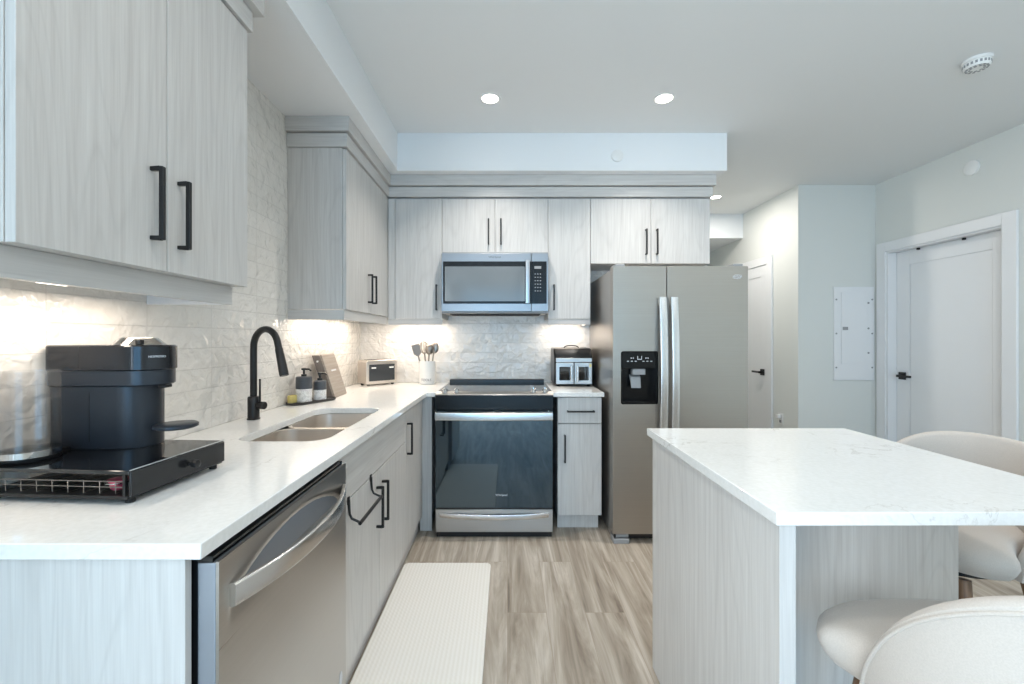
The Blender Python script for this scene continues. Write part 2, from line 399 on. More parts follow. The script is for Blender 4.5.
# baseboards
BBM = WHITE
struct(obj('baseboard_right', MB().box(XR - 0.014, XR, YB, 2.915, 0, 0.11).box(XR - 0.014, XR, 4.035, 4.06, 0, 0.11), BBM, bev=0.003))
struct(obj('baseboard_hall', MB().box(2.745, XR - 0.014, 4.046, 4.06, 0, 0.11).box(2.731, 2.745, 4.046, 4.43, 0, 0.11), BBM, bev=0.003))

# entry door in the right wall
def handle_lever(parent, p, d, n):
    """square rose and straight lever; p on the door face, n outward normal, d lever direction"""
    p, d, n = Vector(p), Vector(d), Vector(n)
    m = MB()
    def obox(c, hd, hz, n0, n1):
        vs = []
        for a in (-hd, hd):
            for b in (n0, n1):
                for z in (-hz, hz): vs.append(c + d * a + n * b + Vector((0, 0, z)))
        m.add(vs, [(0, 1, 3, 2), (4, 6, 7, 5), (0, 4, 5, 1), (2, 3, 7, 6), (0, 2, 6, 4), (1, 5, 7, 3)])
    obox(p, 0.033, 0.033, 0.0005, 0.010)
    obox(p, 0.011, 0.011, 0.010, 0.05)
    obox(p + d * 0.055, 0.066, 0.010, 0.038, 0.052)
    return obj('door_handle', m, BLK, parent, bev=0.0015)
door = struct(obj('door_1', MB().box(XR + 0.085, XR + 0.118, D0 + 0.02, D1 - 0.02, 0.008, DZ - 0.02), WHITE, bev=0.002))
sh = MB()
fx = XR + 0.078
sh.box(fx, XR + 0.085, D0 + 0.02, D0 + 0.145, 0.008, DZ - 0.02).box(fx, XR + 0.085, D1 - 0.145, D1 - 0.02, 0.008, DZ - 0.02)
sh.box(fx, XR + 0.085, D0 + 0.145, D1 - 0.145, DZ - 0.145, DZ - 0.02).box(fx, XR + 0.085, D0 + 0.145, D1 - 0.145, 0.008, 0.24)
obj('stile', sh, WHITE, door, bev=0.002)
jm = MB().box(XR - 0.001, XR + 0.119, D0, D0 + 0.018, 0, DZ).box(XR - 0.001, XR + 0.119, D1 - 0.018, D1, 0, DZ).box(XR - 0.001, XR + 0.119, D0 + 0.018, D1 - 0.018, DZ - 0.018, DZ)
obj('jamb', jm, WHITE, door, smooth=False)
cs = MB().box(XR - 0.018, XR - 0.0005, D0 - 0.085, D0 + 0.006, 0, DZ + 0.08).box(XR - 0.018, XR - 0.0005, D1 - 0.006, D1 + 0.085, 0, DZ + 0.08).box(XR - 0.018, XR - 0.0005, D0 + 0.006, D1 - 0.006, DZ - 0.006, DZ + 0.08)
obj('casing', cs, WHITE, door, bev=0.003)
handle_lever(door, (fx, 3.865, 0.93), (0, -1, 0), (-1, 0, 0))
for yy in (3.70, 3.33):
    obj('contact_sensor', MB().box(XR + 0.05, XR + 0.07, yy - 0.008, yy + 0.008, DZ - 0.036, DZ - 0.0185), BLK, door, bev=0.002)
# hall door
hd = struct(obj('door_2', MB().box(2.737, 2.7445, 4.53, 5.29, 0.008, 2.045), WHITE, bev=0.002))
sh = MB().box(2.731, 2.737, 4.53, 4.64, 0.008, 2.045).box(2.731, 2.737, 5.18, 5.29, 0.008, 2.045).box(2.731, 2.737, 4.64, 5.18, 1.93, 2.045).box(2.731, 2.737, 4.64, 5.18, 0.008, 0.2)
obj('stile', sh, WHITE, hd, bev=0.002)
obj('casing', MB().box(2.722, 2.7445, 4.44, 4.528, 0, 2.13).box(2.722, 2.7445, 5.292, 5.38, 0, 2.13).box(2.722, 2.7445, 4.528, 5.292, 2.047, 2.13), WHITE, hd, bev=0.003)
handle_lever(hd, (2.731, 4.60, 0.905), (0, 1, 0), (-1, 0, 0))

# ================================================================== HANDLES, CABINETS
def pull(parent, p, length, face, axis, proj=0.033, t=0.010):
    """square black bar pull; p = centre on the door face; face '+x' or '-y'; axis of the bar 'x','y','z'"""
    p = Vector(p); n = Vector((1, 0, 0)) if face == '+x' else Vector((0, -1, 0))
    d = {'x': Vector((1, 0, 0)), 'y': Vector((0, 1, 0)), 'z': Vector((0, 0, 1))}[axis]
    m = MB()
    def bx(a, b):
        m.box(min(a.x, b.x), max(a.x, b.x), min(a.y, b.y), max(a.y, b.y), min(a.z, b.z), max(a.z, b.z))
    q = d.cross(n); q = Vector((abs(q.x), abs(q.y), abs(q.z)))
    h = length / 2
    bx(p - d * h + n * (proj - t) - q * t / 2, p + d * h + n * proj + q * t / 2)
    for sgn in (-1, 1):
        c = p + d * sgn * (h - t / 2)
        bx(c - d * t / 2 - q * t / 2 + n * 0.0004, c + d * t / 2 + q * t / 2 + n * (proj - t))
    return obj('handle', m, BLK, parent, bev=0.0012)
G = 0.0015
XD = -0.868            # face of the left upper doors
YD = 3.127             # face of the back upper doors
def door_x(parent, x, y0, y1, z0, z1, name='door', m=WV):   # door panel whose face looks to +x
    return obj(name, MB().box(x - 0.019, x, y0 + G, y1 - G, z0 + G, z1 - G), m, parent, bev=0.0012)
def door_y(parent, y, x0, x1, z0, z1, name='door', m=WV):
    return obj(name, MB().box(x0 + G, x1 - G, y, y + 0.019, z0 + G, z1 - G), m, parent, bev=0.0012)

# near left upper cabinet
ZT = 2.295
c = thing('wall_cabinet', 'large pale wood wall cabinet nearest the camera, above the coffee machine', 'cabinet', (-1.03, 1.10, 1.38), group='pale wood wall cabinets')
obj('body', MB().box(XW + 0.001, XD - 0.020, 0.757, 1.437, 1.440, 2.292), WV, c, smooth=False)
a = door_x(c, XD, 0.757, 1.097, 1.438, ZT); pull(a, (XD, 1.047, 1.598), 0.178, '+x', 'z')
a = door_x(c, XD, 1.097, 1.437, 1.438, ZT); pull(a, (XD, 1.134, 1.592), 0.178, '+x', 'z')
rl = MB().box(-0.931, -0.912, 0.765, 1.425, 1.380, 1.4395).box(XW + 0.001, -0.931, 0.765, 0.783, 1.380, 1.4395)
obj('light_rail', rl, WH, c, bev=0.001)
obj('rail_return', MB().box(XW + 0.001, -0.931, 1.407, 1.425, 1.380, 1.4395), WHITE, c, bev=0.001)  # wood part coloured white to imitate the under-cabinet light falling on it
cr = thing('cabinet_crown', 'stepped pale wood crown board over the nearest left wall cabinet', 'moulding', (-1.0, 1.1, 2.30))
obj('frieze', MB().box(XW + 0.001, -0.858, 0.747, 1.449, ZT + 0.003, 2.366), WH, cr, bev=0.001)
obj('crown_board', MB().box(XW + 0.001, -0.832, 0.722, 1.474, 2.368, ZS - 0.001), WH, cr, bev=0.001)
lb = thing('light_bar', 'small white light bar under the nearest left wall cabinet', 'light', (-1.10, 1.03, 1.395))
obj('housing', MB().box(-1.112, -1.088, 1.005, 1.085, 1.404, 1.4395), WPLAS, lb, bev=0.002)
obj('diffuser', MB().box(-1.110, -1.090, 1.01, 1.08, 1.4000, 1.4035), LEDM, lb, bev=0.002)

# far left upper cabinet
ZB = 1.425
c = thing('wall_cabinet', 'deep two-door pale wood wall cabinet in the corner above the soap bottles', 'cabinet', (-1.03, 2.7, 1.37), group='pale wood wall cabinets')
obj('body', MB().box(XW + 0.001, XD - 0.020, 2.310, YW - 0.001, ZB, ZT - 0.003), WV, c, smooth=False)
a = door_x(c, XD, 2.312, 2.716, ZB - 0.002, ZT - 0.006); pull(a, (XD, 2.675, 1.577), 0.178, '+x', 'z')
a = door_x(c, XD, 2.716, 3.080, ZB - 0.002, ZT - 0.006); pull(a, (XD, 2.757, 1.577), 0.178, '+x', 'z')
obj('corner_filler', MB().box(XD - 0.019, XD - 0.0035, 3.081, YD + 0.018, ZB - 0.002, ZT - 0.006), WV, c, bev=0.001)
obj('light_rail', MB().box(-0.893, -0.878, 2.312, 3.134, 1.369, ZB - 0.003).box(XW + 0.001, -0.893, 2.312, 2.328, 1.369, ZB - 0.003), WH, c, bev=0.001)

# back upper cabinets
ZBB = 1.410; ZTB = 2.283
def back_cab(x0, x1, z0, label, doors, pulls, rail=False, ret=False, filler=None):
    c = thing('wall_cabinet', label, 'cabinet', ((x0 + x1) / 2, 3.3, z0), group='pale wood wall cabinets')
    obj('body', MB().box(x0 + 0.0005, x1 - 0.0005, YD + 0.0205, YW - 0.001, z0, ZT - 0.003), WV, c, smooth=False)
    for (d0, d1), px in zip(doors, pulls):
        d = door_y(c, YD, d0, d1, z0 - 0.002, ZTB); pull(d, (px, YD, z0 + 0.154), 0.185, '-y', 'z')
    if rail:
        rl = MB().box(x0 + 0.0005, x1 - 0.0005, YD + 0.006, YD + 0.0205, 1.367, z0 - 0.003)
        if ret: rl.box(x1 - 0.017, x1 - 0.001, YD + 0.0205, YW - 0.001, 1.367, z0 - 0.001)
        obj('light_rail', rl, WH, c, bev=0.001)
    if filler: obj('filler', MB().box(filler[0], filler[1], YD, YD + 0.020, z0 - 0.002, ZTB), WV, c, bev=0.001)
    return c
back_cab(-0.8675, -0.476, ZBB, 'tall narrow pale wood wall cabinet left of the microwave', [(-0.818, -0.476)], [-0.514], True, filler=(-0.8675, -0.8195))
back_cab(-0.476, 0.2945, 1.886, 'short two-door pale wood wall cabinet directly above the microwave', [(-0.476, -0.091), (-0.091, 0.2945)], [-0.137, -0.048])
back_cab(0.2945, 0.6036, ZBB, 'tall narrow pale wood wall cabinet between microwave and refrigerator', [(0.2945, 0.6036)], [0.336], True, True)
back_cab(0.6036, 1.473, 1.812, 'wide two-door pale wood wall cabinet above the refrigerator', [(0.6036, 1.0435), (1.0435, 1.473)], [1.005, 1.083])
cr = thing('cabinet_crown', 'long stepped pale wood crown board running over the corner and range wall cabinets', 'moulding', (-0.5, 3.2, 2.30))
obj('frieze', MB().prism([(XW + 0.001, 2.298), (-0.858, 2.298), (-0.858, 3.115), (1.487, 3.115), (1.487, YW - 0.001), (XW + 0.001, YW - 0.001)], ZT - 0.001, 2.366), WH, cr, bev=0.001)
obj('crown_board', MB().prism([(XW + 0.001, 2.282), (-0.843, 2.282), (-0.843, 3.100), (1.506, 3.100), (1.506, YW - 0.001), (XW + 0.001, YW - 0.001)], 2.372, ZS - 0.001), WH, cr, bev=0.001)

# ---------------------------------------------------------------- base cabinets
XB = -0.557; CT = 0.914; CB = 0.886
o = obj('end_panel', MB().box(XW + 0.001, XB - 0.010, 0.756, 0.772, 0, CB - 0.001), WV, bev=0.001)
tag(o, 'pale wood end panel closing the left counter beside the dishwasher', 'panel')
# sink base
c = thing('base_cabinet', 'two-door pale wood base cabinet under the sink, next to the dishwasher', 'cabinet', (-0.88, 1.86, 0), group='pale wood base cabinets')
Y0, Y1 = 1.394, 2.339
cc = MB().box(XW + 0.001, XB - 0.020, Y0, Y0 + 0.016, 0.10, CB - 0.001).box(XW + 0.001, XB - 0.020, Y1 - 0.016, Y1, 0.10, CB - 0.001)
cc.box(XW + 0.001, XB - 0.020, Y0 + 0.016, Y1 - 0.016, 0.10, 0.116).box(XW + 0.001, XW + 0.013, Y0 + 0.016, Y1 - 0.016, 0.116, CB - 0.001)
obj('body', cc, WV, c, smooth=False)
obj('false_drawer', MB().box(XB - 0.019, XB, Y0 + G, Y1 - G, 0.706, 0.876), WH, c, bev=0.0012)
ym = (Y0 + Y1) / 2
a = door_x(c, XB, Y0, ym, 0.106, 0.703); pull(a, (XB, ym - 0.040, 0.552), 0.175, '+x', 'z')
a = door_x(c, XB, ym, Y1, 0.106, 0.703); pull(a, (XB, ym + 0.040, 0.552), 0.175, '+x', 'z')
obj('toe_kick', MB().box(XB - 0.045, XB - 0.030, Y0, Y1, 0, 0.0995), WH, c)
# towel bar hooked over the sink door
tb = MB()
for yy in (1.50, 1.745):
    tb.box(XB + 0.0008, XB + 0.0040, yy - 0.008, yy + 0.008, 0.690, 0.716)
    tb.tube([(XB + 0.004, yy, 0.706), (XB + 0.005, yy, 0.680), (XB + 0.007, yy, 0.655), (XB + 0.014, yy, 0.640), (XB + 0.045, yy, 0.626)], 0.0045, 8)
tb.tube([(XB + 0.045, 1.492, 0.626), (XB + 0.045, 1.753, 0.626)], 0.0065, 10)
tag(obj('towel_bar', tb, BLK), 'black towel bar hooked over the sink cabinet door', 'towel bar')
# corner base
c = thing('base_cabinet', 'narrow pale wood corner base cabinet between sink cabinet and range', 'cabinet', (-0.8, 2.9, 0), group='pale wood base cabinets')
obj('body', MB().prism([(XW + 0.001, 2.341), (XB - 0.020, 2.341), (XB - 0.020, 2.850), (-0.498, 2.850), (-0.498, YW - 0.001), (XW + 0.001, YW - 0.001)], 0.10, CB - 0.001), WV, c, smooth=False)
a = door_x(c, XB, 2.341, 2.810, 0.106, 0.876); pull(a, (XB, 2.383, 0.712), 0.175, '+x', 'z')
obj('filler', MB().box(XB - 0.019, -0.498, 2.829, 2.849, 0.001, CB - 0.002), WV, c, bev=0.001)
obj('toe_kick', MB().box(XB - 0.045, XB - 0.030, 2.341, 2.829, 0, 0.0995), WH, c)
# right base
c = thing('base_cabinet', 'slim pale wood base cabinet with one drawer, between range and refrigerator', 'cabinet', (0.475, 3.1, 0), group='pale wood base cabinets')
obj('body', MB().box(0.330, 0.620, 2.850, YW - 0.001, 0.10, CB - 0.001), WV, c, smooth=False)
a = door_y(c, 2.829, 0.330, 0.620, 0.708, 0.880, 'drawer', WV); pull(a, (0.480, 2.829, 0.790), 0.18, '-y', 'x')
a = door_y(c, 2.829, 0.330, 0.620, 0.102, 0.705); pull(a, (0.375, 2.829, 0.545), 0.18, '-y', 'z')
obj('toe_kick', MB().box(0.335, 0.608, 2.885, 2.90, 0, 0.0995).box(0.592, 0.608, 2.90, YW - 0.001, 0, 0.0995), WV, c)

# ---------------------------------------------------------------- worktops
hole = rrect(-0.958, -0.634, 1.482, 2.186, 0.075, 8)
o = plate('worktop', [(XW + 0.001, 0.743), (-0.530, 0.743), (-0.530, 2.804), (-0.466, 2.804), (-0.466, YW - 0.001), (XW + 0.001, YW - 0.001)], [hole], CB, CT, QUARTZ, bev=0.002)
tag(o, 'long white veined stone worktop holding the sink along the left wall', 'worktop')
o = obj('worktop', MB().box(0.297, 0.632, 2.804, YW - 0.001, CB, CT), QUARTZ, bev=0.002)
tag(o, 'short white stone worktop under the air fryer, right of the range', 'worktop')

# ---------------------------------------------------------------- sink
sk = thing('sink', 'stainless steel double bowl sink set under the white worktop', 'sink', (-0.796, 1.834, 0.68))
def bowl(y0, y1, rr):
    x0, x1 = -0.953, -0.639
    m = MB(); z1 = CB - 0.001
    lv = [(0.690, 0.05, True), (0.678, 0.09, True)]
    def ring(ins, z, r): return [(p[0], p[1], z) for p in rrect(x0 + ins, x1 - ins, y0 + ins, y1 - ins, max(r - ins * 0.3, 0.02), 8)]
    m.rings([ring(0.11, 0.694, rr), ring(0.03, 0.700, rr), ring(0.012, 0.715, rr), ring(0.005, 0.76, rr), ring(0.0, z1, rr), ring(-0.012, z1, rr), ring(-0.012, z1 - 0.003, rr), ring(-0.002, z1 - 0.004, rr), ring(0.003, 0.755, rr), ring(0.010, 0.71, rr), ring(0.03, 0.696, rr), ring(0.11, 0.690, rr)])
    b = obj('bowl', m, STS, sk)
    cx, cy = (x0 + x1) / 2 - 0.04, (y0 + y1) / 2
    obj('drain', MB().lathe([(0.001, 0.0), (0.018, 0.0005), (0.022, 0.003), (0.038, 0.0035), (0.042, 0.001), (0.042, -0.001), (0.001, -0.001)], (cx, cy, 0.6957), 24), CHROME, b)
bowl(1.488, 1.820, 0.07); bowl(1.848, 2.180, 0.07)

# faucet
fb = Vector((-1.113, 1.885, CT + 0.0005)); tip = Vector((-0.934, 1.80, 1.112))
fc = thing('faucet', 'tall matt black gooseneck faucet behind the sink', 'faucet', fb)
obj('base', MB().lathe([(0.026, 0), (0.027, 0.004), (0.0235, 0.007), (0.0235, 0.095), (0.021, 0.100), (0.016, 0.101)], fb, 28), BLK, fc)
d = Vector((tip.x - fb.x, tip.y - fb.y, 0)); reach = d.length; d.normalize()
pts = [fb + Vector((0, 0, 0.10)), fb + Vector((0, 0, 0.2)), fb + Vector((0, 0, 0.30))]
rad = 0.080; cz = 1.322 - 0.014 - rad
for i in range(1, 17):
    t = PI - (PI - R(14)) * i / 16
    pts.append(fb + d * (rad + rad * math.cos(t)) + Vector((0, 0, cz - fb.z + rad * math.sin(t))))
end = pts[-1]
tgt = Vector((tip.x, tip.y, tip.z))
pts.append(end.lerp(tgt, 0.2))
obj('spout', MB().tube(pts, 0.0140, 16), BLK, fc)
obj('spray_head', MB().tube([end.lerp(tgt, 0.12), end.lerp(tgt, 0.18), end.lerp(tgt, 0.9), tgt], [0.0135, 0.0155, 0.0185, 0.0175], 18), BLK, fc)
hp = fb + Vector((0, 0, 0.062)); hd_ = Vector((0.75, -0.2, 0)).normalized()
hh = MB().tube([hp + hd_ * 0.021, hp + hd_ * 0.030, hp + hd_ * 0.058, hp + hd_ * 0.060], [0.0135, 0.0165, 0.0165, 0.014], 18)
hh.tube([hp + hd_ * 0.034 + Vector((0, 0, 0.012)), hp + hd_ * 0.034 + Vector((0, 0, 0.115))], [0.0045, 0.0038], 10)
obj('lever', hh, BLK, fc)

# ---------------------------------------------------------------- tray, soap, sponge, board
tr = thing('tray', 'dark oval tray carrying the soap bottles beside the sink', 'tray', (-1.085, 2.385, CT + 0.0005), R(62))
def stad(hx, hy, n=12):
    return rrect(-hx, hx, -hy, hy, hy * 0.95, n)
tm = MB().rings([[(p[0], p[1], z) for p in stad(0.145 + e, 0.052 + e)] for (z, e) in [(0, -0.008), (0.004, -0.001), (0.013, 0), (0.013, -0.004), (0.007, -0.006)]])
obj('tray_body', tm, mat('dark_tray', lin(62, 58, 56), 0.5), tr, world=False)
def soap(label, loc, r, h, rz):
    z0 = CT + 0.0085
    t = thing('soap_dispenser', label, 'soap dispenser', (loc[0], loc[1], z0), rz, 'black and white soap dispensers')
    hw = h * 0.52
    obj('bottle_base', MB().lathe([(r - 0.003, 0), (r, 0.003), (r, hw)], (0, 0, 0), 28), MARB, t, world=False)
    obj('bottle_body', MB().lathe([(r, hw + 0.0003), (r, h - 0.004), (r - 0.004, h), (0.014, h), (0.014, h + 0.003)], (0, 0, 0), 28), mat('charcoal_bottle', lin(72, 76, 82), 0.4), t, world=False)
    pm = MB().lathe([(0.014, h + 0.003), (0.014, h + 0.012), (0.006, h + 0.014), (0.006, h + 0.034), (0.013, h + 0.035), (0.013, h + 0.044), (0.008, h + 0.047)], (0, 0, 0), 18)
    pm.tube([(0.008, 0, h + 0.040), (0.032, 0, h + 0.040), (0.042, 0, h + 0.031)], [0.006, 0.005, 0.0042], 10)
    obj('pump', pm, BPLAS, t, world=False)
soap('larger black topped white soap bottle, left one on the dark tray', (-1.110, 2.345), 0.041, 0.138, R(-10))
soap('smaller black topped white soap bottle, right one on the dark tray', (-1.062, 2.435), 0.034, 0.108, R(-10))
tag(obj('sponge', MB().prism(rrect(-0.013, 0.013, -0.022, 0.022, 0.005), 0, 0.042), YEL, bev=0.003), 'small yellow sponge standing on the tray behind the soap bottles', 'sponge')
bpy.data.objects['sponge'].location = (-1.150, 2.297, CT + 0.009); bpy.data.objects['sponge'].rotation_euler = (0, 0, R(-20))

bd = thing('cutting_board', 'thick grey wooden board leaning against the left wall behind the soap bottles', 'cutting board', (-1.030, 2.645, CT + 0.001), R(3))
lean = 0.080
def slab(x0, x1, y0, y1, h):
    return MB().add([(x0, y0, 0), (x1, y0, 0), (x1, y1, 0), (x0, y1, 0), (x0 - lean, y0, h), (x1 - lean, y0, h), (x1 - lean, y1, h), (x0 - lean, y1, h)],
                    [(3, 2, 1, 0), (4, 5, 6, 7), (0, 1, 5, 4), (1, 2, 6, 5), (2, 3, 7, 6), (3, 0, 4, 7)])
obj('front_board', slab(-0.006, 0.006, -0.10, 0.115, 0.255), BOARDW, bd, bev=0.002, world=False)
obj('rear_board', slab(-0.052, -0.0065, -0.10, 0.115, 0.252), BOARDS, bd, bev=0.003, world=False)
obj('rivet', MB().cyl((-0.029 - lean * 0.86, -0.1002, 0.216), (-0.029 - lean * 0.86, -0.1025, 0.216), 0.006, n=14), WPLAS, bd, world=False)
obj('emblem', MB().add([(0.0062 - lean * k + e, y, 0.255 * k) for e in (0, 0.0008) for (k, y) in ((0.60, -0.03), (0.60, 0.055), (0.635, 0.055), (0.635, -0.03))],
                       [(0, 1, 2, 3), (4, 5, 6, 7), (0, 1, 5, 4), (1, 2, 6, 5), (2, 3, 7, 6), (3, 0, 4, 7)]), LIGHTTXT, bd, world=False, smooth=False)

# ---------------------------------------------------------------- toaster
t = thing('toaster', 'boxy steel toaster with dark front, standing in the counter corner', 'toaster', (-1.035, 3.160, CT + 0.0005), R(45))
w_, dp, h_ = 0.250, 0.145, 0.190
obj('body', MB().prism(rrect(0, w_, 0.012, h_, 0.018), 0.002, dp, 'y'), TOASTM, t, bev=0.004, world=False)
obj('front_panel', MB().prism(rrect(0.020, w_ - 0.020, 0.034, h_ - 0.032, 0.004), -0.002, 0.0018, 'y'), mat('toaster_glass', lin(62, 65, 68), 0.12), t, bev=0.001, world=False)
for x in (0.052, w_ - 0.052):
    obj('lever', MB().box(x - 0.016, x + 0.016, -0.016, -0.0022, 0.128, 0.137), WPLAS, t, bev=0.002, world=False)
for y in (0.045, 0.093):
    obj('slot', MB().box(0.03, w_ - 0.03, y - 0.014, y + 0.014, h_ + 0.0002, h_ + 0.0015), DARKIN, t, world=False)
for x in (0.025, w_ - 0.025):
    for y in (0.025, dp - 0.025): obj('foot', MB().cyl((x, y, 0), (x, y, 0.0125), 0.011, n=14), RUB, t, world=False)

# ---------------------------------------------------------------- utensil crock
uc = Vector((-0.622, 3.34, CT + 0.0005))
t = thing('utensil_crock', 'white cylindrical crock full of utensils left of the range', 'utensil crock', uc)
obj('jar', MB().lathe([(0.058, 0), (0.061, 0.004), (0.061, 0.174), (0.059, 0.178), (0.055, 0.174), (0.055, 0.012), (0.001, 0.012)], uc, 36), WPLAS, t)
lt = text('lettering', 'TOOLS', 0.026, DARKTXT, (0, 0, 0.034), FRONT, t, world=False)
for v in lt.data.vertices:                       # wrap the print round the jar
    a = v.co.x / 0.0612; r = 0.0612 - v.co.y; v.co.x = r * math.sin(a); v.co.y = -r * math.cos(a)
def utensil(name, label, bx, by, tx, ty, h, kind):
    b = uc + Vector((bx, by, 0.0135)); e = uc + Vector((tx, ty, h)); dd = (e - b)
    m = MB(); m.tube([b, b + dd * 0.72], [0.006, 0.006], 8)
    q = b + dd * 0.72; u = dd.normalized(); side = Vector((1, 0, 0)); side = (side - u * side.dot(u)).normalized(); nn = u.cross(side)
    L_ = dd.length * 0.28
    if kind == 'turner':
        vs = []
        for (k, wd) in ((-0.1, 0.008), (0.15, 0.030), (1.0, 0.031)):
            for sg in (-1, 1):
                for th in (-0.0012, 0.0012): vs.append(q + u * L_ * k + side * sg * wd + nn * th)
        m.add(vs, [(0, 1, 3, 2), (0, 4, 5, 1), (2, 3, 7, 6), (0, 2, 6, 4), (1, 5, 7, 3), (4, 8, 9, 5), (6, 7, 11, 10), (4, 6, 10, 8), (5, 9, 11, 7), (8, 10, 11, 9)])
    elif kind == 'whisk':
        for k in range(5):
            a = PI * k / 5; dv = side * math.cos(a) + nn * math.sin(a); pts = []
            for i in range(17):
                tt = 2 * PI * i / 16; pts.append(q + u * (L_ * 0.5 - L_ * 0.55 * math.cos(tt)) + dv * 0.034 * math.sin(tt))
            m.tube(pts, 0.0022, 6)
    else:
        rg = []
        for i in range(9):
            tt = PI * (0.04 + 0.92 * i / 8); r_ = 0.034 * math.sin(tt); cc_ = q + u * (L_ * 0.45 - L_ * 0.5 * math.cos(tt))
            rg.append([tuple(cc_ + side * r_ * math.cos(2 * PI * j / 12) + nn * r_ * (0.32 if kind == 'spoon' else 0.8) * math.sin(2 * PI * j / 12)) for j in range(12)])
        m.rings(rg)
    tag(obj(name, m, UTEN), label, 'utensil', 'utensils in the white crock')
utensil('turner', 'flat steel turner leaning furthest left in the white crock', -0.012, -0.01, -0.092, -0.02, 0.305, 'turner')
utensil('whisk', 'wire whisk, second from the left in the white crock', 0.0, 0.012, -0.036, 0.02, 0.325, 'whisk')
utensil('ladle', 'round steel ladle right of the whisk in the white crock', 0.0, -0.022, 0.026, -0.036, 0.315, 'ladle')
utensil('spoon', 'steel spoon leaning furthest right in the white crock', 0.015, 0.0, 0.058, 0.02, 0.325, 'spoon')

# ---------------------------------------------------------------- dishwasher
XF = -0.522
dw = thing('dishwasher', 'stainless steel dishwasher with bowed handle at the near end of the left counter', 'dishwasher', (-0.85, 1.08, 0))
A0, A1 = 0.778, 1.388
obj('tub', MB().box(XW + 0.03, XB - 0.006, A0 + 0.004, A1 - 0.002, 0.03, 0.872), BPLAS, dw, smooth=False)
obj('door_edge', MB().box(XB - 0.005, XF - 0.0065, A0 + 0.001, A1 - 0.001, 0.105, 0.862), mat('door_edge_grey', lin(150, 156, 164), 0.45, 0.6), dw, bev=0.002)
# front skin with the arched scoop behind the handle
ny, nz = 72, 90; m = MB(); vs = []; fs = []
ya, yb, za, zb = A0, A1, 0.105, 0.865
for i in range(ny + 1):
    for j in range(nz + 1):
        y = ya + (yb - ya) * i / ny; z = za + (zb - za) * j / nz
        u = (y - (ya + yb) / 2) / 0.283; top = 0.765 + 0.082 * max(0.0, 1 - u * u) ** 0.75
        dd = 0
        if abs(u) < 1 and z < top:
            lowz = 0.715
            k = min(1, max(0, (top - z) / 0.022)) * min(1, max(0, (z - lowz) / 0.075)) * min(1, (1 - abs(u)) / 0.06)
            k = k * k * (3 - 2 * k); dd = -0.009 * k
        vs.append((XF + dd, y, z))
idx = lambda i, j: i * (nz + 1) + j
for i in range(ny):
    for j in range(nz): fs.append((idx(i, j), idx(i + 1, j), idx(i + 1, j + 1), idx(i, j + 1)))
n0 = len(vs)
xb_ = XF - 0.006
border = [(i, 0) for i in range(ny)] + [(ny, j) for j in range(nz)] + [(i, nz) for i in range(ny, 0, -1)] + [(0, j) for j in range(nz, 0, -1)]
for (i, j) in border: p = vs[idx(i, j)]; vs.append((xb_, p[1], p[2]))
nb = len(border)
for k in range(nb):
    a, b = border[k], border[(k + 1) % nb]
    fs.append((idx(*a), n0 + k, n0 + (k + 1) % nb, idx(*b)))
m.add(vs, fs)
obj('door_panel', m, STY, dw)
rg = []
for i in range(33):
    u = -1 + 2 * i / 32; y = (A0 + A1) / 2 + u * 0.276
    x = XF + 0.002 + 0.050 * (1 - abs(u) ** 2.2); zc = 0.787
    rg.append([(x + p[0], y, zc + p[1]) for p in rrect(-0.004, 0.010, -0.022, 0.022, 0.005, 4)])
obj('handle', MB().rings(rg), mat('dishwasher_handle_steel', lin(214, 212, 209), 0.25, 1.0), dw)
obj('badge', MB().rings([[(XF + 0.0003 + e, 1.345 + 0.012 * math.cos(2 * PI * k / 20), 0.205 + 0.022 * math.sin(2 * PI * k / 20)) for k in range(20)] for e in (0, 0.001)]), LIGHTTXT, dw)
obj('kick_plate', MB().box(XB - 0.06, XB - 0.045, A0 + 0.004, A1 - 0.004, 0.0, 0.095), BPLAS, dw)
obj('control_strip', MB().box(XB - 0.004, XF - 0.012, A0 + 0.001, A1 - 0.001, 0.863, 0.874), GLASSB, dw)

# ---------------------------------------------------------------- range
X0, X1 = -0.462, 0.293; xc = (X0 + X1) / 2
rg_ = thing('range', 'black glass and steel slide-in electric range between the base cabinets', 'range', (xc, 3.08, 0))
obj('body', MB().box(X0 + 0.004, X1 - 0.004, 2.765, 3.44, 0.03, 0.905), BPLAS, rg_, smooth=False)
obj('cooktop', MB().box(X0, X1, 2.812, 3.395, 0.907, 0.919), GLASSB, rg_, bev=0.002)
obj('control_slope', MB().prism([(2.737, 0.9055), (2.737, 0.908), (2.741, 0.911), (2.810, 0.922), (2.810, 0.9055)], X0, X1, 'x'), ST, rg_, bev=0.0015)
obj('control_panel', MB().box(X0 + 0.001, X1 - 0.001, 2.735, 2.764, 0.812, 0.905), DISPB, rg_, bev=0.002)
obj('rear_vent', MB().box(X0 + 0.005, X1 - 0.005, 3.397, 3.452, 0.906, 0.943), BPLAS, rg_, bev=0.004)
for kx in (444.5, 456.0, 533.4, 545.0):
    x = (kx - 507.5) / 156.0; b = Vector((x, 2.778, 0.9185)); nv = Vector((0, -0.13, 1)).normalized()
    k = obj('knob', MB().tube([b, b + nv * 0.004, b + nv * 0.005, b + nv * 0.024, b + nv * 0.026], [0.021, 0.021, 0.0165, 0.015, 0.012], 20), CHROME, rg_)
    obj('grip', MB().box(x - 0.003, x + 0.003, 2.778 - 0.019, 2.778 + 0.012, 0.944, 0.953), CHROME, k, bev=0.001)
d_ = obj('oven_door', MB().box(X0 + 0.006, X1 - 0.006, 2.722, 2.762, 0.192, 0.808), OVENG, rg_, bev=0.003)
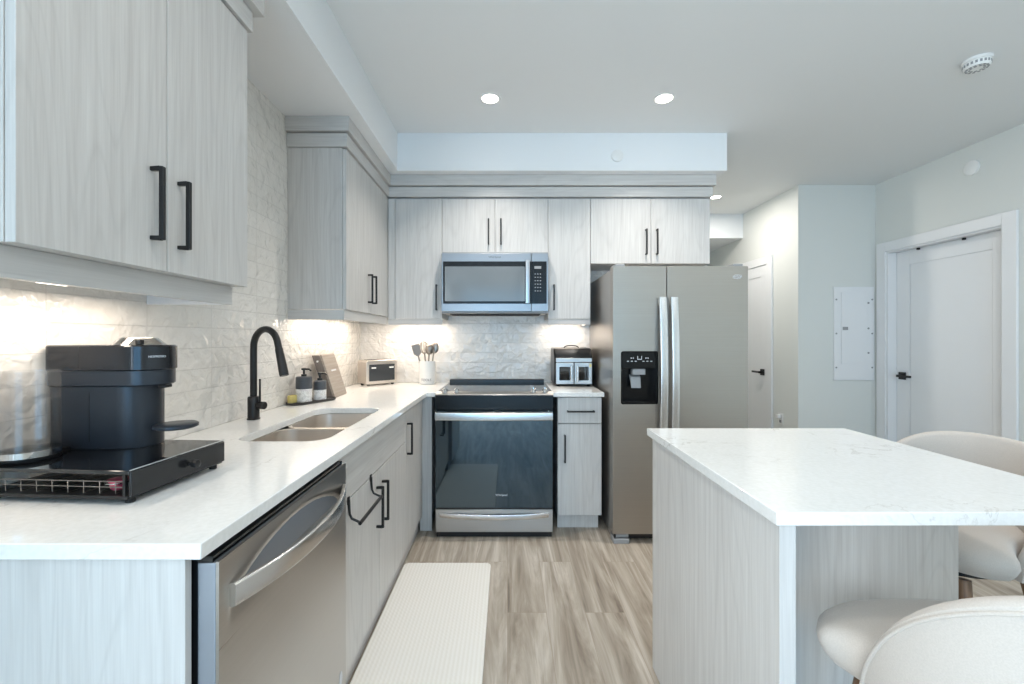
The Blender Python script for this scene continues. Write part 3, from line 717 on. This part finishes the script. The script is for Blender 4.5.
obj('window_frame', MB().box(X0 + 0.008, X1 - 0.008, 2.7195, 2.7215, 0.187, 0.196), BPLAS, d_)
hb = MB(); pr = []
for i in range(25):
    u = -1 + 2 * i / 24; x = xc + u * 0.366
    y = 2.676 - 0.012 * (1 - u * u)
    pr.append([(x, y + p[0], 0.782 + p[1]) for p in rrect(-0.008, 0.008, -0.025, 0.025, 0.006, 4)])
hb.rings(pr)
for sx in (-1, 1): hb.box(xc + sx * 0.350 - 0.012, xc + sx * 0.350 + 0.012, 2.680, 2.7213, 0.764, 0.800)
obj('handle', hb, STB, d_, bev=0.0)
text('lettering', 'Whirlpool', 0.018, LIGHTTXT, (-0.038, 2.7212, 0.276), FRONT, d_)
dr = obj('drawer', MB().box(X0 + 0.006, X1 - 0.006, 2.724, 2.762, 0.040, 0.184), ST, rg_, bev=0.003)
pr = []
for i in range(25):
    u = -1 + 2 * i / 24; x = xc + u * 0.345; zc = 0.150 - 0.012 * (1 - u * u); y = 2.722 - 0.014 * (1 - u ** 4)
    pr.append([(x, y + p[0], zc + p[1]) for p in rrect(-0.003, 0.0035, -0.016, 0.016, 0.003, 3)])
obj('handle', MB().rings(pr), STB, dr)
obj('kick', MB().box(X0 + 0.01, X1 - 0.01, 2.75, 2.765, 0.0, 0.038), BPLAS, rg_)

# ---------------------------------------------------------------- microwave
X0, X1 = -0.468, 0.289; Z0, Z1 = 1.458, 1.870; YF = 3.045
mw = thing('microwave', 'stainless steel over-the-range microwave mounted above the black range', 'microwave', ((X0 + X1) / 2, 3.25, Z0))
obj('case', MB().box(X0, X1, YF + 0.022, YW - 0.002, Z0 - 0.012, Z1 + 0.012), PGREY, mw, bev=0.002)
sp_ = 0.168
obj('door_frame', MB().prism(rrect(X0, sp_, Z0, Z1, 0.003), YF, YF + 0.021, 'y'), MWST, mw, bev=0.002)
obj('control_frame', MB().prism(rrect(sp_ + 0.002, X1, Z0, Z1, 0.003), YF, YF + 0.021, 'y'), MWST, mw, bev=0.002)
obj('door_glass', MB().prism(rrect(X0 + 0.012, sp_ - 0.001, Z0 + 0.055, Z1 - 0.058, 0.004), YF - 0.003, YF - 0.0005, 'y'), DISPB, mw)
obj('window', MB().prism(rrect(X0 + 0.025, sp_ - 0.044, Z0 + 0.072, Z1 - 0.094, 0.006), YF - 0.0042, YF - 0.0031, 'y'), MWGLASS, mw)
cp = obj('control_panel', MB().prism(rrect(sp_ + 0.003, X1 - 0.012, Z0 + 0.055, Z1 - 0.058, 0.003), YF - 0.003, YF - 0.0005, 'y'), DISPB, mw)
obj('display', MB().box(sp_ + 0.022, sp_ + 0.070, YF - 0.0040, YF - 0.0032, Z1 - 0.110, Z1 - 0.092), PGREY, cp)
for r_ in range(6):
    for q_ in range(3):
        x = sp_ + 0.024 + q_ * 0.018; z = Z1 - 0.150 - r_ * 0.024
        obj('button', MB().box(x, x + 0.009, YF - 0.0038, YF - 0.0032, z, z + 0.006), PGREY, cp)
pr = []
for i in range(21):
    u = -1 + 2 * i / 20; z = (Z0 + Z1) / 2 + u * 0.150; y = YF - 0.035 - 0.006 * (1 - u * u)
    pr.append([(0.141 + p[0], y + p[1], z) for p in rrect(-0.016, 0.016, -0.006, 0.006, 0.004, 3)])
hb = MB().rings(pr)
for sz in (-1, 1): hb.box(0.133, 0.149, YF - 0.034, YF - 0.0032, (Z0 + Z1) / 2 + sz * 0.135 - 0.008, (Z0 + Z1) / 2 + sz * 0.135 + 0.008)
obj('handle', hb, steel('microwave_handle', lin(172, 174, 177), 0.3, 'z'), mw)
text('lettering', 'Whirlpool', 0.021, DARKTXT, (-0.09, YF - 0.0006, Z1 - 0.027), FRONT, mw)
obj('grease_filter', MB().box(X0 + 0.05, X1 - 0.05, YF + 0.08, YF + 0.30, Z0 - 0.018, Z0 - 0.0125), DARKIN, mw)

# ---------------------------------------------------------------- refrigerator
X0, X1 = 0.651, 1.4845; YF = 2.654; ZF = 1.714; xs = 0.983
fg = thing('refrigerator', 'tall stainless steel side-by-side refrigerator with water dispenser', 'refrigerator', ((X0 + X1) / 2, 3.03, 0))
obj('case', MB().box(X0 + 0.003, X1 - 0.003, YF + 0.080, 3.43, 0.02, ZF - 0.012), DSTEEL, fg, bev=0.004)
# left door with a real dispenser recess
DX0, DX1, DZ0, DZ1 = 0.700, 0.931, 0.860, 1.188
def vplate(name, x0, x1, z0, z1, holes, y0, y1, m, parent):
    o = plate(name, rrect(x0, x1, z0, z1, 0.006, 3), holes, 0, y1 - y0, m, None, world=False)
    M = Matrix(((1, 0, 0, 0), (0, 0, 1, y0), (0, 1, 0, 0), (0, 0, 0, 1)))
    o.data.transform(M)
    bm = bmesh.new(); bm.from_mesh(o.data); bmesh.ops.recalc_face_normals(bm, faces=bm.faces)
    bmesh.ops.translate(bm, verts=bm.verts, vec=-loc_of(parent)); bm.to_mesh(o.data); bm.free()
    o.parent = parent; o.data.materials.clear(); o.data.materials.append(m)
    b = o.modifiers.new('bevel', 'BEVEL'); b.width = 0.004; b.segments = 3; b.limit_method = 'ANGLE'; b.angle_limit = R(50)
    return o
ld = vplate('door', X0, xs - 0.003, 0.060, ZF, [rrect(DX0, DX1, DZ0, DZ1, 0.012, 4)], YF, YF + 0.072, STF, fg)
rd = vplate('door', xs + 0.003, X1, 0.060, ZF, [], YF, YF + 0.072, STF, fg)
def fhandle(x, parent):
    pr = []
    for i in range(31):
        u = -1 + 2 * i / 30; z = 1.03 + u * 0.49; y = YF - 0.028 - 0.026 * (1 - u * u)
        pr.append([(x + p[0], y + p[1], z) for p in rrect(-0.023, 0.023, -0.008, 0.008, 0.005, 3)])
    h = MB().rings(pr)
    for s in (-1, 1): h.box(x - 0.013, x + 0.013, YF - 0.030, YF - 0.0004, 1.03 + s * 0.465 - 0.022, 1.03 + s * 0.465 + 0.022)
    obj('handle', h, STB, parent)
fhandle(xs - 0.034, ld); fhandle(xs + 0.036, rd)
dp_ = obj('dispenser', MB().box(DX0 + 0.001, DX1 - 0.001, YF + 0.066, YF + 0.071, DZ0 + 0.001, DZ1 - 0.001).box(DX0 + 0.001, DX0 + 0.010, YF + 0.001, YF + 0.066, DZ0 + 0.001, DZ1 - 0.001)
          .box(DX1 - 0.010, DX1 - 0.001, YF + 0.001, YF + 0.066, DZ0 + 0.001, DZ1 - 0.001).box(DX0 + 0.010, DX1 - 0.010, YF + 0.001, YF + 0.066, DZ0 + 0.001, DZ0 + 0.018), DISPB, ld, bev=0.002)
obj('dispenser_panel', MB().box(DX0 + 0.0105, DX1 - 0.0105, YF + 0.0005, YF + 0.065, DZ1 - 0.108, DZ1 - 0.0015), DISPB, ld, bev=0.003)
cx = (DX0 + DX1) / 2
obj('dispenser_chute', MB().box(cx - 0.042, cx + 0.038, YF + 0.004, YF + 0.05, DZ1 - 0.146, DZ1 - 0.109), PGREY, ld, bev=0.004)
obj('dispenser_paddle', MB().add([(cx - 0.05, YF + 0.03, DZ1 - 0.160), (cx + 0.015, YF + 0.03, DZ1 - 0.160), (cx + 0.012, YF + 0.012, DZ1 - 0.228), (cx - 0.047, YF + 0.012, DZ1 - 0.228),
    (cx - 0.05, YF + 0.062, DZ1 - 0.147), (cx + 0.015, YF + 0.062, DZ1 - 0.147), (cx + 0.012, YF + 0.020, DZ1 - 0.230), (cx - 0.047, YF + 0.020, DZ1 - 0.230)],
    [(0, 1, 2, 3), (7, 6, 5, 4), (0, 4, 5, 1), (1, 5, 6, 2), (2, 6, 7, 3), (3, 7, 4, 0)]), PGREY, ld, bev=0.002)
ic = MB()
for k in range(-3, 4):
    if k: ic.box(cx + k * 0.024 - 0.006, cx + k * 0.024 + 0.006, YF - 0.0006, YF + 0.0003, DZ1 - 0.064, DZ1 - 0.059)
ic.box(cx - 0.014, cx - 0.010, YF - 0.0006, YF + 0.0003, DZ1 - 0.05, DZ1 - 0.03).box(cx + 0.010, cx + 0.014, YF - 0.0006, YF + 0.0003, DZ1 - 0.05, DZ1 - 0.03).box(cx - 0.014, cx + 0.014, YF - 0.0006, YF + 0.0003, DZ1 - 0.052, DZ1 - 0.047)
for k in (-2, -1.5, 1.5, 2): ic.cyl((cx + k * 0.026, YF - 0.0006, DZ1 - 0.042), (cx + k * 0.026, YF + 0.0003, DZ1 - 0.042), 0.004, n=10)
obj('icon', ic, LIGHTTXT, ld, smooth=False)
em = MB()
for rx, rz, ph in ((0.028, 0.008, 0.25), (0.022, 0.012, -0.2)):
    em.tube([(1.418 + rx * math.cos(a) * math.cos(ph) - rz * math.sin(a) * math.sin(ph), YF - 0.0008, 1.648 + rx * math.cos(a) * math.sin(ph) + rz * math.sin(a) * math.cos(ph)) for a in [2 * PI * k / 24 for k in range(24)]], 0.0014, 6, True)
obj('emblem', em, LIGHTTXT, rd)
text('lettering', 'Whirlpool', 0.014, LIGHTTXT, (1.418, YF - 0.0007, 1.648), FRONT, rd)
obj('kick_grille', MB().box(X0 + 0.11, X1 - 0.02, YF + 0.05, YF + 0.079, 0.012, 0.056), BPLAS, fg, bev=0.002)
obj('foot', MB().box(X0 + 0.003, X0 + 0.100, YF - 0.004, YF + 0.078, 0.0, 0.030).box(X0 + 0.02, X0 + 0.100, YF + 0.012, YF + 0.078, 0.034, 0.056), PGREY, fg, bev=0.004)
obj('roller', MB().cyl((X0 + 0.008, YF + 0.012, 0.044), (X0 + 0.018, YF + 0.012, 0.044), 0.011, n=18), BPLAS, fg)
for hx in (X0 + 0.05, X1 - 0.05): obj('hinge_cover', MB().box(hx - 0.03, hx + 0.03, YF + 0.02, YF + 0.13, ZF + 0.0005, ZF + 0.018), PGREY, fg, bev=0.004)

# ---------------------------------------------------------------- air fryer oven
X0, X1 = 0.343, 0.628; Y0 = 3.155; zb = CT + 0.0005
af = thing('air_fryer', 'steel and black double-drawer air fryer on the short worktop beside the refrigerator', 'air fryer', ((X0 + X1) / 2, 3.28, zb))
obj('case', MB().prism([(Y0, 0.012 + zb), (Y0, 0.205 + zb), (Y0 + 0.055, 0.278 + zb), (Y0 + 0.25, 0.282 + zb), (Y0 + 0.27, 0.26 + zb), (Y0 + 0.27, 0.012 + zb)], X0, X1, 'x'), BPLAS, af, bev=0.012, seg=3)
obj('front_trim', MB().prism(rrect(X0 + 0.012, X1 - 0.010, zb + 0.178, zb + 0.208, 0.004), Y0 - 0.006, Y0 - 0.0003, 'y'), ST, af, bev=0.002)
mx_ = (X0 + X1) / 2 + 0.002
for (a, b) in ((X0 + 0.012, mx_ - 0.003), (mx_ + 0.003, X1 - 0.010)):
    q = obj('basket_front', MB().prism(rrect(a, b, zb + 0.018, zb + 0.174, 0.006), Y0 - 0.010, Y0 - 0.0003, 'y'), ST, af, bev=0.002)
    obj('window', MB().prism(rrect(a + 0.024, b - 0.024, zb + 0.045, zb + 0.145, 0.006), Y0 - 0.0115, Y0 - 0.0103, 'y'), GLASSB, q)
for sx in (-1, 1):
    hx = mx_ + sx * 0.022
    obj('handle', MB().box(hx - 0.009, hx + 0.009, Y0 - 0.040, Y0 - 0.0105, zb + 0.035, zb + 0.155), STB, af, bev=0.005)
obj('sticker', MB().box(X1 - 0.030, X1 - 0.014, Y0 - 0.0112, Y0 - 0.0102, zb + 0.142, zb + 0.166), YEL, af)
obj('rear_loop', MB().tube([((X0 + X1) / 2 + 0.055 * math.cos(a) + 0.0, Y0 + 0.12, zb + 0.281 + 0.018 * math.sin(a)) for a in [PI * k / 12 for k in range(13)]], 0.004, 8), BPLAS, af)
for fx_ in (X0 + 0.03, X1 - 0.03):
    for fy in (Y0 + 0.03, Y0 + 0.24): obj('foot', MB().cyl((fx_, fy, zb), (fx_, fy, zb + 0.0125), 0.012, n=14), RUB, af)

# ---------------------------------------------------------------- pod drawer, coffee machine
pd = thing('pod_drawer', 'black coffee pod drawer with glass top under the coffee machine', 'pod drawer', (-0.979, 1.062, CT + 0.0005), R(-4))
lx0, lx1, ly0, ly1 = -0.172, 0.188, -0.136, 0.142
obj('top_plate', MB().box(lx0, lx1 - 0.004, ly0, ly1, 0.064, 0.072), GLASSB, pd, bev=0.002, world=False)
obj('base_plate', MB().box(lx0, lx1 - 0.008, ly0, ly1, 0.010, 0.018), BLK, pd, bev=0.002, world=False)
po = MB()
for x in (lx0 + 0.004, lx1 - 0.016):
    for y in (ly0 + 0.004, ly1 - 0.004): po.box(x - 0.003, x + 0.003, y - 0.003, y + 0.003, 0.0182, 0.0638)
obj('corner_post', po, BLK, pd, world=False)
fr_ = obj('drawer_front', MB().box(lx1 - 0.006, lx1, ly0 + 0.002, ly1 - 0.002, 0.016, 0.070), mat('gloss_black_front', lin(40, 41, 43), 0.2, 0.3), pd, bev=0.0015, world=False)
ky = 0.02
obj('knob', MB().tube([(lx1 + 0.0003, ky, 0.043), (lx1 + 0.010, ky, 0.043), (lx1 + 0.012, ky, 0.043), (lx1 + 0.022, ky, 0.043), (lx1 + 0.024, ky, 0.043)], [0.005, 0.005, 0.010, 0.010, 0.007], 16), BLK, fr_, world=False)
obj('edge_rim', MB().tube([(lx1 - 0.002, ly0 + 0.001, 0.0735), (lx1 - 0.002, ly1 - 0.001, 0.0735)], 0.0015, 6), CHROME, pd, world=False)
wb = MB()
for z in (0.034, 0.046):
    wb.tube([(lx0 + 0.012, ly0 + 0.010, z), (lx1 - 0.02, ly0 + 0.010, z)], 0.0013, 6)
for k in range(9):
    x = lx0 + 0.02 + k * 0.037
    wb.tube([(x, ly0 + 0.010, 0.046), (x, ly0 + 0.010, 0.021), (x, ly1 - 0.012, 0.021)], 0.0012, 6)
obj('wire_basket', wb, UTEN, pd, world=False)
obj('pod_ring', MB().tube([(0.130 + 0.022 * math.cos(a), ly0 + 0.030 + 0.022 * math.sin(a), 0.040) for a in [2 * PI * k / 20 for k in range(20)]], 0.0013, 6, True), CHROME, pd, world=False)
for x in (lx0 + 0.02, lx1 - 0.02):
    for y in (ly0 + 0.02, ly1 - 0.02): obj('foot', MB().cyl((x, y, 0), (x, y, 0.0098), 0.009, n=14), RUB, pd, world=False)
def pod(label, lx, ly):
    a = R(-4); wx = -0.979 + lx * math.cos(a) - ly * math.sin(a); wy = 1.062 + lx * math.sin(a) + ly * math.cos(a)
    o = obj('coffee_pod', MB().lathe([(0.010, 0.0), (0.014, 0.004), (0.017, 0.020), (0.0195, 0.021), (0.0195, 0.023), (0.001, 0.024)], (0, 0, 0), 24), PINK)
    o.location = (wx, wy, CT + 0.0235); tag(o, label, 'coffee pod', 'pink coffee pods in the drawer')
pod('pink coffee pod in the wire ring nearest the camera', 0.130, ly0 + 0.030)
pod('pink coffee pod lying just behind the front wire ring', 0.130, ly0 + 0.078)

zt = CT + 0.0005 + 0.0725
cm = thing('coffee_machine', 'dark grey capsule coffee machine standing on the black pod drawer', 'coffee machine', (-1.03, 1.15, zt))
yc = 1.150
def slot(x0, x1, hw, rb=0.02, n=14):      # plan outline: rounded nose at +x, softer corners at the wall end
    out = []
    for i in range(n + 1):
        t = -PI / 2 + PI * i / n; out.append((x1 - hw + hw * math.cos(t), yc + hw * math.sin(t)))
    for i in range(6): t = PI / 2 + PI / 2 * i / 5; out.append((x0 + rb + rb * math.cos(t), yc + hw - rb + rb * math.sin(t)))
    for i in range(6): t = PI + PI / 2 * i / 5; out.append((x0 + rb + rb * math.cos(t), yc - hw + rb + rb * math.sin(t)))
    return out
obj('body', MB().loft(lambda e: slot(-1.170, -0.934, e), [(zt, 0.058), (zt + 0.006, 0.061), (1.128, 0.061), (1.146, 0.063)]), SMOKE, cm)
obj('collar', MB().loft(lambda e: slot(-1.173, -0.904 + e, 0.066 + e), [(1.1462, -0.004), (1.150, 0), (1.186, 0)]), SMOKE, cm)
obj('head', MB().loft(lambda e: slot(-1.175, -0.900 + e, 0.068 + e), [(1.1868, -0.002), (1.189, 0), (1.248, 0), (1.2515, -0.004)]), SMOKEG, cm)
obj('seam', MB().box(-1.060, -1.0585, yc - 0.0615, yc - 0.0605, zt + 0.02, 1.140), BPLAS, cm)
ldm = obj('lid', MB().lathe([(0.060, 0), (0.058, 0.002), (0.040, 0.018), (0.036, 0.0195), (0.001, 0.020)], (-0.985, yc, 1.2518), 40), CHROME, cm)
obj('lid_button', MB().box(-0.952, -0.940, yc - 0.052, yc - 0.036, 1.2525, 1.266), BPLAS, cm, bev=0.002)
text('lettering', 'NESPRESSO', 0.0075, LIGHTTXT, (-0.968 + 0.0683 * math.sin(R(60)), yc - 0.0683 * math.cos(R(60)), 1.222), (R(90), 0, R(60)), cm)
obj('nozzle', MB().box(-0.925, -0.905, yc - 0.012, yc + 0.012, 1.138, 1.1462), BPLAS, cm, bev=0.002)
tray = MB().lathe([(0.044, 0), (0.050, 0.003), (0.050, 0.010), (0.047, 0.012), (0.001, 0.012)], (-0.886, yc, 1.030), 36)
tray.box(-0.940, -0.915, yc - 0.014, yc + 0.014, 1.026, 1.040)
obj('cup_tray', tray, SMOKE, cm)
tx, ty = -1.122, 1.008
wt = obj('water_tank', MB().lathe([(0.0535, 0.024), (0.0535, 0.196), (0.0555, 0.199), (0.0555, 0.205), (0.052, 0.206), (0.0515, 0.199), (0.0515, 0.027), (0.001, 0.0265)], (tx, ty, zt), 40), CLEAR, cm)
obj('tank_base', MB().lathe([(0.053, 0), (0.056, 0.004), (0.056, 0.010)], (tx, ty, zt), 40).box(tx - 0.012, tx + 0.012, ty + 0.05, yc - 0.0585, zt, zt + 0.008), BPLAS, cm)
obj('tank_band', MB().lathe([(0.0552, 0.0102), (0.0555, 0.0235), (0.052, 0.0237), (0.001, 0.0237)], (tx, ty, zt), 40), CHROME, wt)

# ---------------------------------------------------------------- island
o = obj('worktop', MB().box(0.550, 1.330, 0.878, 1.698, CB, CT), QUARTZ, bev=0.002)
tag(o, 'white veined stone island worktop overhanging the cream stools', 'worktop')
isl = thing('kitchen_island', 'pale wood kitchen island base with recessed knee space', 'island', (0.86, 1.3, 0))
obj('end_panel', MB().box(0.560, 0.594, 0.885, 1.660, 0, CB - 0.001), WV, isl, bev=0.001)
obj('body', MB().box(0.5945, 1.150, 1.115, 1.660, 0.0, CB - 0.001), CARC, isl, smooth=False)
obj('back_panel', MB().box(0.5945, 1.150, 1.096, 1.1145, 0, CB - 0.001), WV, isl, bev=0.001)

# ---------------------------------------------------------------- stools
def build_stool():
    t = thing('counter_stool', 'cream fabric counter stool with its back to the camera, in the near right corner', 'stool', (0.905, 0.785, 0), 0, 'cream counter stools')
    def ztop(a): return 0.615 + 0.315 * max(0.0, 1 - (abs(a) / 102) ** 3.0)
    def rout(z): return 0.222 + 0.040 * min(1.2, max(0, (z - 0.58) / 0.33)) ** 0.9
    NA = 48; rings = []; rim = []; TH = 0.030
    for i in range(NA + 1):
        a = -102 + 204 * i / NA; zt_ = ztop(a); zb_ = 0.575; sec = []
        for k in range(11):                       # outside, upwards
            z = zb_ + (zt_ - TH / 2 - zb_) * k / 10; sec.append((rout(z), z))
        ro = rout(zt_)
        for k in range(1, 8):                     # rounded rim
            q = PI * k / 8; sec.append((ro - TH / 2 + TH / 2 * math.cos(q), zt_ - TH / 2 + TH / 2 * math.sin(q)))
        for k in range(11):                       # inside, downwards
            z = zt_ - TH / 2 + (zb_ - zt_ + TH / 2) * k / 10; sec.append((rout(z) - TH, z))
        ca, sa = math.sin(R(a)), -math.cos(R(a))
        rings.append([(r * ca, r * sa, z) for (r, z) in sec])
        z = zt_ - TH / 2 - 0.004; rim.append(((rout(z) + 0.001) * ca, (rout(z) + 0.001) * sa, z))
    back = obj('backrest', MB().rings(rings), FAB, t, world=False)
    obj('piping', MB().tube(rim, 0.0035, 8), FAB, back, world=False)
    def sup(hw, yf, ybk, n=48, e=2.7):
        out = []; cy = (yf + ybk) / 2; hy = (yf - ybk) / 2
        for k in range(n):
            a = 2 * PI * k / n; ca, sa = math.cos(a), math.sin(a)
            out.append((hw * math.copysign(abs(ca) ** (2 / e), ca), cy + hy * math.copysign(abs(sa) ** (2 / e), sa)))
        return out
    lv = [(0.574, -0.075), (0.578, -0.055), (0.592, -0.028), (0.612, -0.010), (0.634, 0.0), (0.650, -0.002), (0.664, -0.014), (0.673, -0.036), (0.678, -0.075), (0.680, -0.14)]
    # seat stays inside the backrest at the rear and spreads in front of it
    def outl(e):
        pts = []
        for (x, y) in sup(0.264 + e, 0.228 + e, -0.186 - e, 96):
            q = min(1.0, max(0.0, (y - 0.0) / 0.16)); q = q * q * (3 - 2 * q)
            lim = (1 - q) * math.sqrt(max(1e-6, (0.190 + 0.3 * e) ** 2 - min(y, 0) ** 2)) + q * (0.264 + e)
            pts.append((math.copysign(min(abs(x), lim), x), y))
        return pts
    obj('seat', MB().loft(outl, lv), FAB, t, world=False)
    obj('seat_frame', MB().loft(lambda e: sup(0.16, 0.16, -0.16), [(0.555, 0), (0.5735, 0)]), BPLAS, t, world=False)
    for sx in (-1, 1):
        for sy in (-1, 1):
            obj('leg', MB().tube([(sx * 0.135, sy * 0.135, 0.5545), (sx * 0.205, sy * 0.205, 0.0)], [0.019, 0.011], 16), LEGW, t, world=False)
    fr = [(sx * 0.180, sy * 0.180, 0.20) for sx, sy in ((-1, -1), (1, -1), (1, 1), (-1, 1))]
    obj('foot_rail', MB().tube([fr[0], fr[1]], 0.007, 8).tube([fr[1], fr[2]], 0.007, 8).tube([fr[2], fr[3]], 0.007, 8).tube([fr[3], fr[0]], 0.007, 8), BLK, t, world=False)
    return t
st = build_stool()
c2 = st.copy(); COL.objects.link(c2); c2.location = (1.450, 1.440, 0); c2.rotation_euler = (0, 0, R(104))
c2['label'] = 'cream fabric counter stool at the far right side of the island'
for ch in list(st.children):
    k = ch.copy(); COL.objects.link(k); k.parent = c2
    for g in ch.children:
        q = g.copy(); COL.objects.link(q); q.parent = k

# ---------------------------------------------------------------- floor mat
o = obj('floor_mat', MB().prism(rrect(-0.575, -0.092, 1.15, 2.406, 0.03, 6), 0.0005, 0.014), RUG, bev=0.005, seg=3)
tag(o, 'cream ribbed anti-fatigue mat on the floor along the sink cabinets', 'mat')

# ---------------------------------------------------------------- ceiling and wall fittings
for (x, y), lab in zip(DOWN, ['recessed ceiling light above the range, left of the kitchen pair', 'recessed ceiling light in front of the refrigerator, right of the kitchen pair', 'recessed ceiling light in the hall past the refrigerator cabinet']):
    t = thing('recessed_light', lab, 'light', (x, y, ZC), 0, 'recessed ceiling lights')
    obj('trim_ring', MB().lathe([(0.047, -0.001), (0.050, -0.006), (0.060, -0.005), (0.064, -0.0005), (0.047, -0.0005)], (x, y, ZC), 36), WPLAS, t)
    obj('diffuser', MB().lathe([(0.0465, -0.001), (0.0465, -0.004), (0.001, -0.0045)], (x, y, ZC), 36), LAMPM, t)
t = thing('smoke_detector', 'round white smoke detector on the ceiling at upper right', 'smoke detector', (2.44, 2.235, ZC))
obj('base', MB().lathe([(0.060, -0.0005), (0.060, -0.014), (0.056, -0.016)], (2.44, 2.235, ZC), 36), WPLAS, t)
obj('cover', MB().lathe([(0.054, -0.0162), (0.052, -0.036), (0.046, -0.044), (0.001, -0.045)], (2.44, 2.235, ZC), 36), WPLAS, t)
sl = MB()
for ring_r, n_ in ((0.0525, 20), (0.037, 14), (0.024, 9)):
    for k in range(n_):
        a = 2 * PI * k / n_; a2 = a + PI / n_ * 1.1
        if ring_r > 0.05:
            sl.add([(2.44 + rr * math.cos(q), 2.235 + rr * math.sin(q), ZC + z) for q in (a, a2) for rr in (0.0515, 0.0540) for z in (-0.034, -0.021)], [(0, 1, 3, 2), (4, 6, 7, 5), (0, 4, 5, 1), (2, 3, 7, 6), (0, 2, 6, 4), (1, 5, 7, 3)])
        else:
            sl.add([(2.44 + rr * math.cos(q), 2.235 + rr * math.sin(q), ZC + z) for q in (a, a2) for rr in (ring_r, ring_r + 0.008) for z in (-0.0462, -0.0440)], [(0, 1, 3, 2), (4, 6, 7, 5), (0, 4, 5, 1), (2, 3, 7, 6), (0, 2, 6, 4), (1, 5, 7, 3)])
obj('vent_slot', sl, PGREY, t, smooth=False)
def disc(name, label, c, n, r):
    c, n = Vector(c), Vector(n)
    tag(obj(name, MB().tube([c + n * 0.0005, c + n * 0.010, c + n * 0.014], [r, r, r * 0.86], 32), WPLAS), label, 'cover plate')
disc('sprinkler_cover', 'small round white cover plate on the soffit above the refrigerator cabinet', (0.772, YS, 2.552), (0, -1, 0), 0.042)
disc('wall_cover', 'round white cover plate high on the right wall above the entry door', (XR, 3.215, 2.541), (-1, 0, 0), 0.055)
# breaker panel
px0, px1, pz0, pz1, py = 3.075, 3.452, 0.872, 1.752, 4.06
t = thing('breaker_panel', 'white electrical breaker panel on the wall left of the entry door', 'breaker panel', (3.26, py, pz0))
obj('cover_plate', MB().box(px0, px1, py - 0.012, py - 0.0005, pz0, pz1), WHITE, t, bev=0.002)
d_ = obj('panel_door', MB().box(px0 + 0.065, px1 - 0.075, py - 0.018, py - 0.0125, pz0 + 0.155, pz1 - 0.05), WHITE, t, bev=0.002)
obj('latch', MB().box(px0 + 0.075, px0 + 0.125, py - 0.021, py - 0.0183, 1.345, 1.375), PGREY, d_, bev=0.001)
for z in (pz0 + 0.12, (pz0 + pz1) / 2, pz1 - 0.12):
    for x in (px0 + 0.02, px1 - 0.02): obj('screw', MB().cyl((x, py - 0.0155, z), (x, py - 0.0123, z), 0.008, n=12), PGREY, t)
for z in (1.13, 1.36, 1.60): obj('screw', MB().cyl((px1 - 0.055, py - 0.0155, z), (px1 - 0.055, py - 0.0123, z), 0.009, n=12), PGREY, t)
# hall outlet
t = thing('wall_outlet', 'white wall outlet low on the hall wall beside the hall door', 'outlet', (2.745, 4.315, 0.46))
obj('plate', MB().box(2.739, 2.7445, 4.28, 4.352, 0.403, 0.517), WPLAS, t, bev=0.002)
for z in (0.435, 0.485): obj('socket', MB().box(2.7365, 2.7388, 4.299, 4.333, z - 0.014, z + 0.014), PGREY, t, bev=0.002)
obj('plug', MB().box(2.700, 2.7363, 4.296, 4.336, 0.468, 0.505), WPLAS, t, bev=0.004)
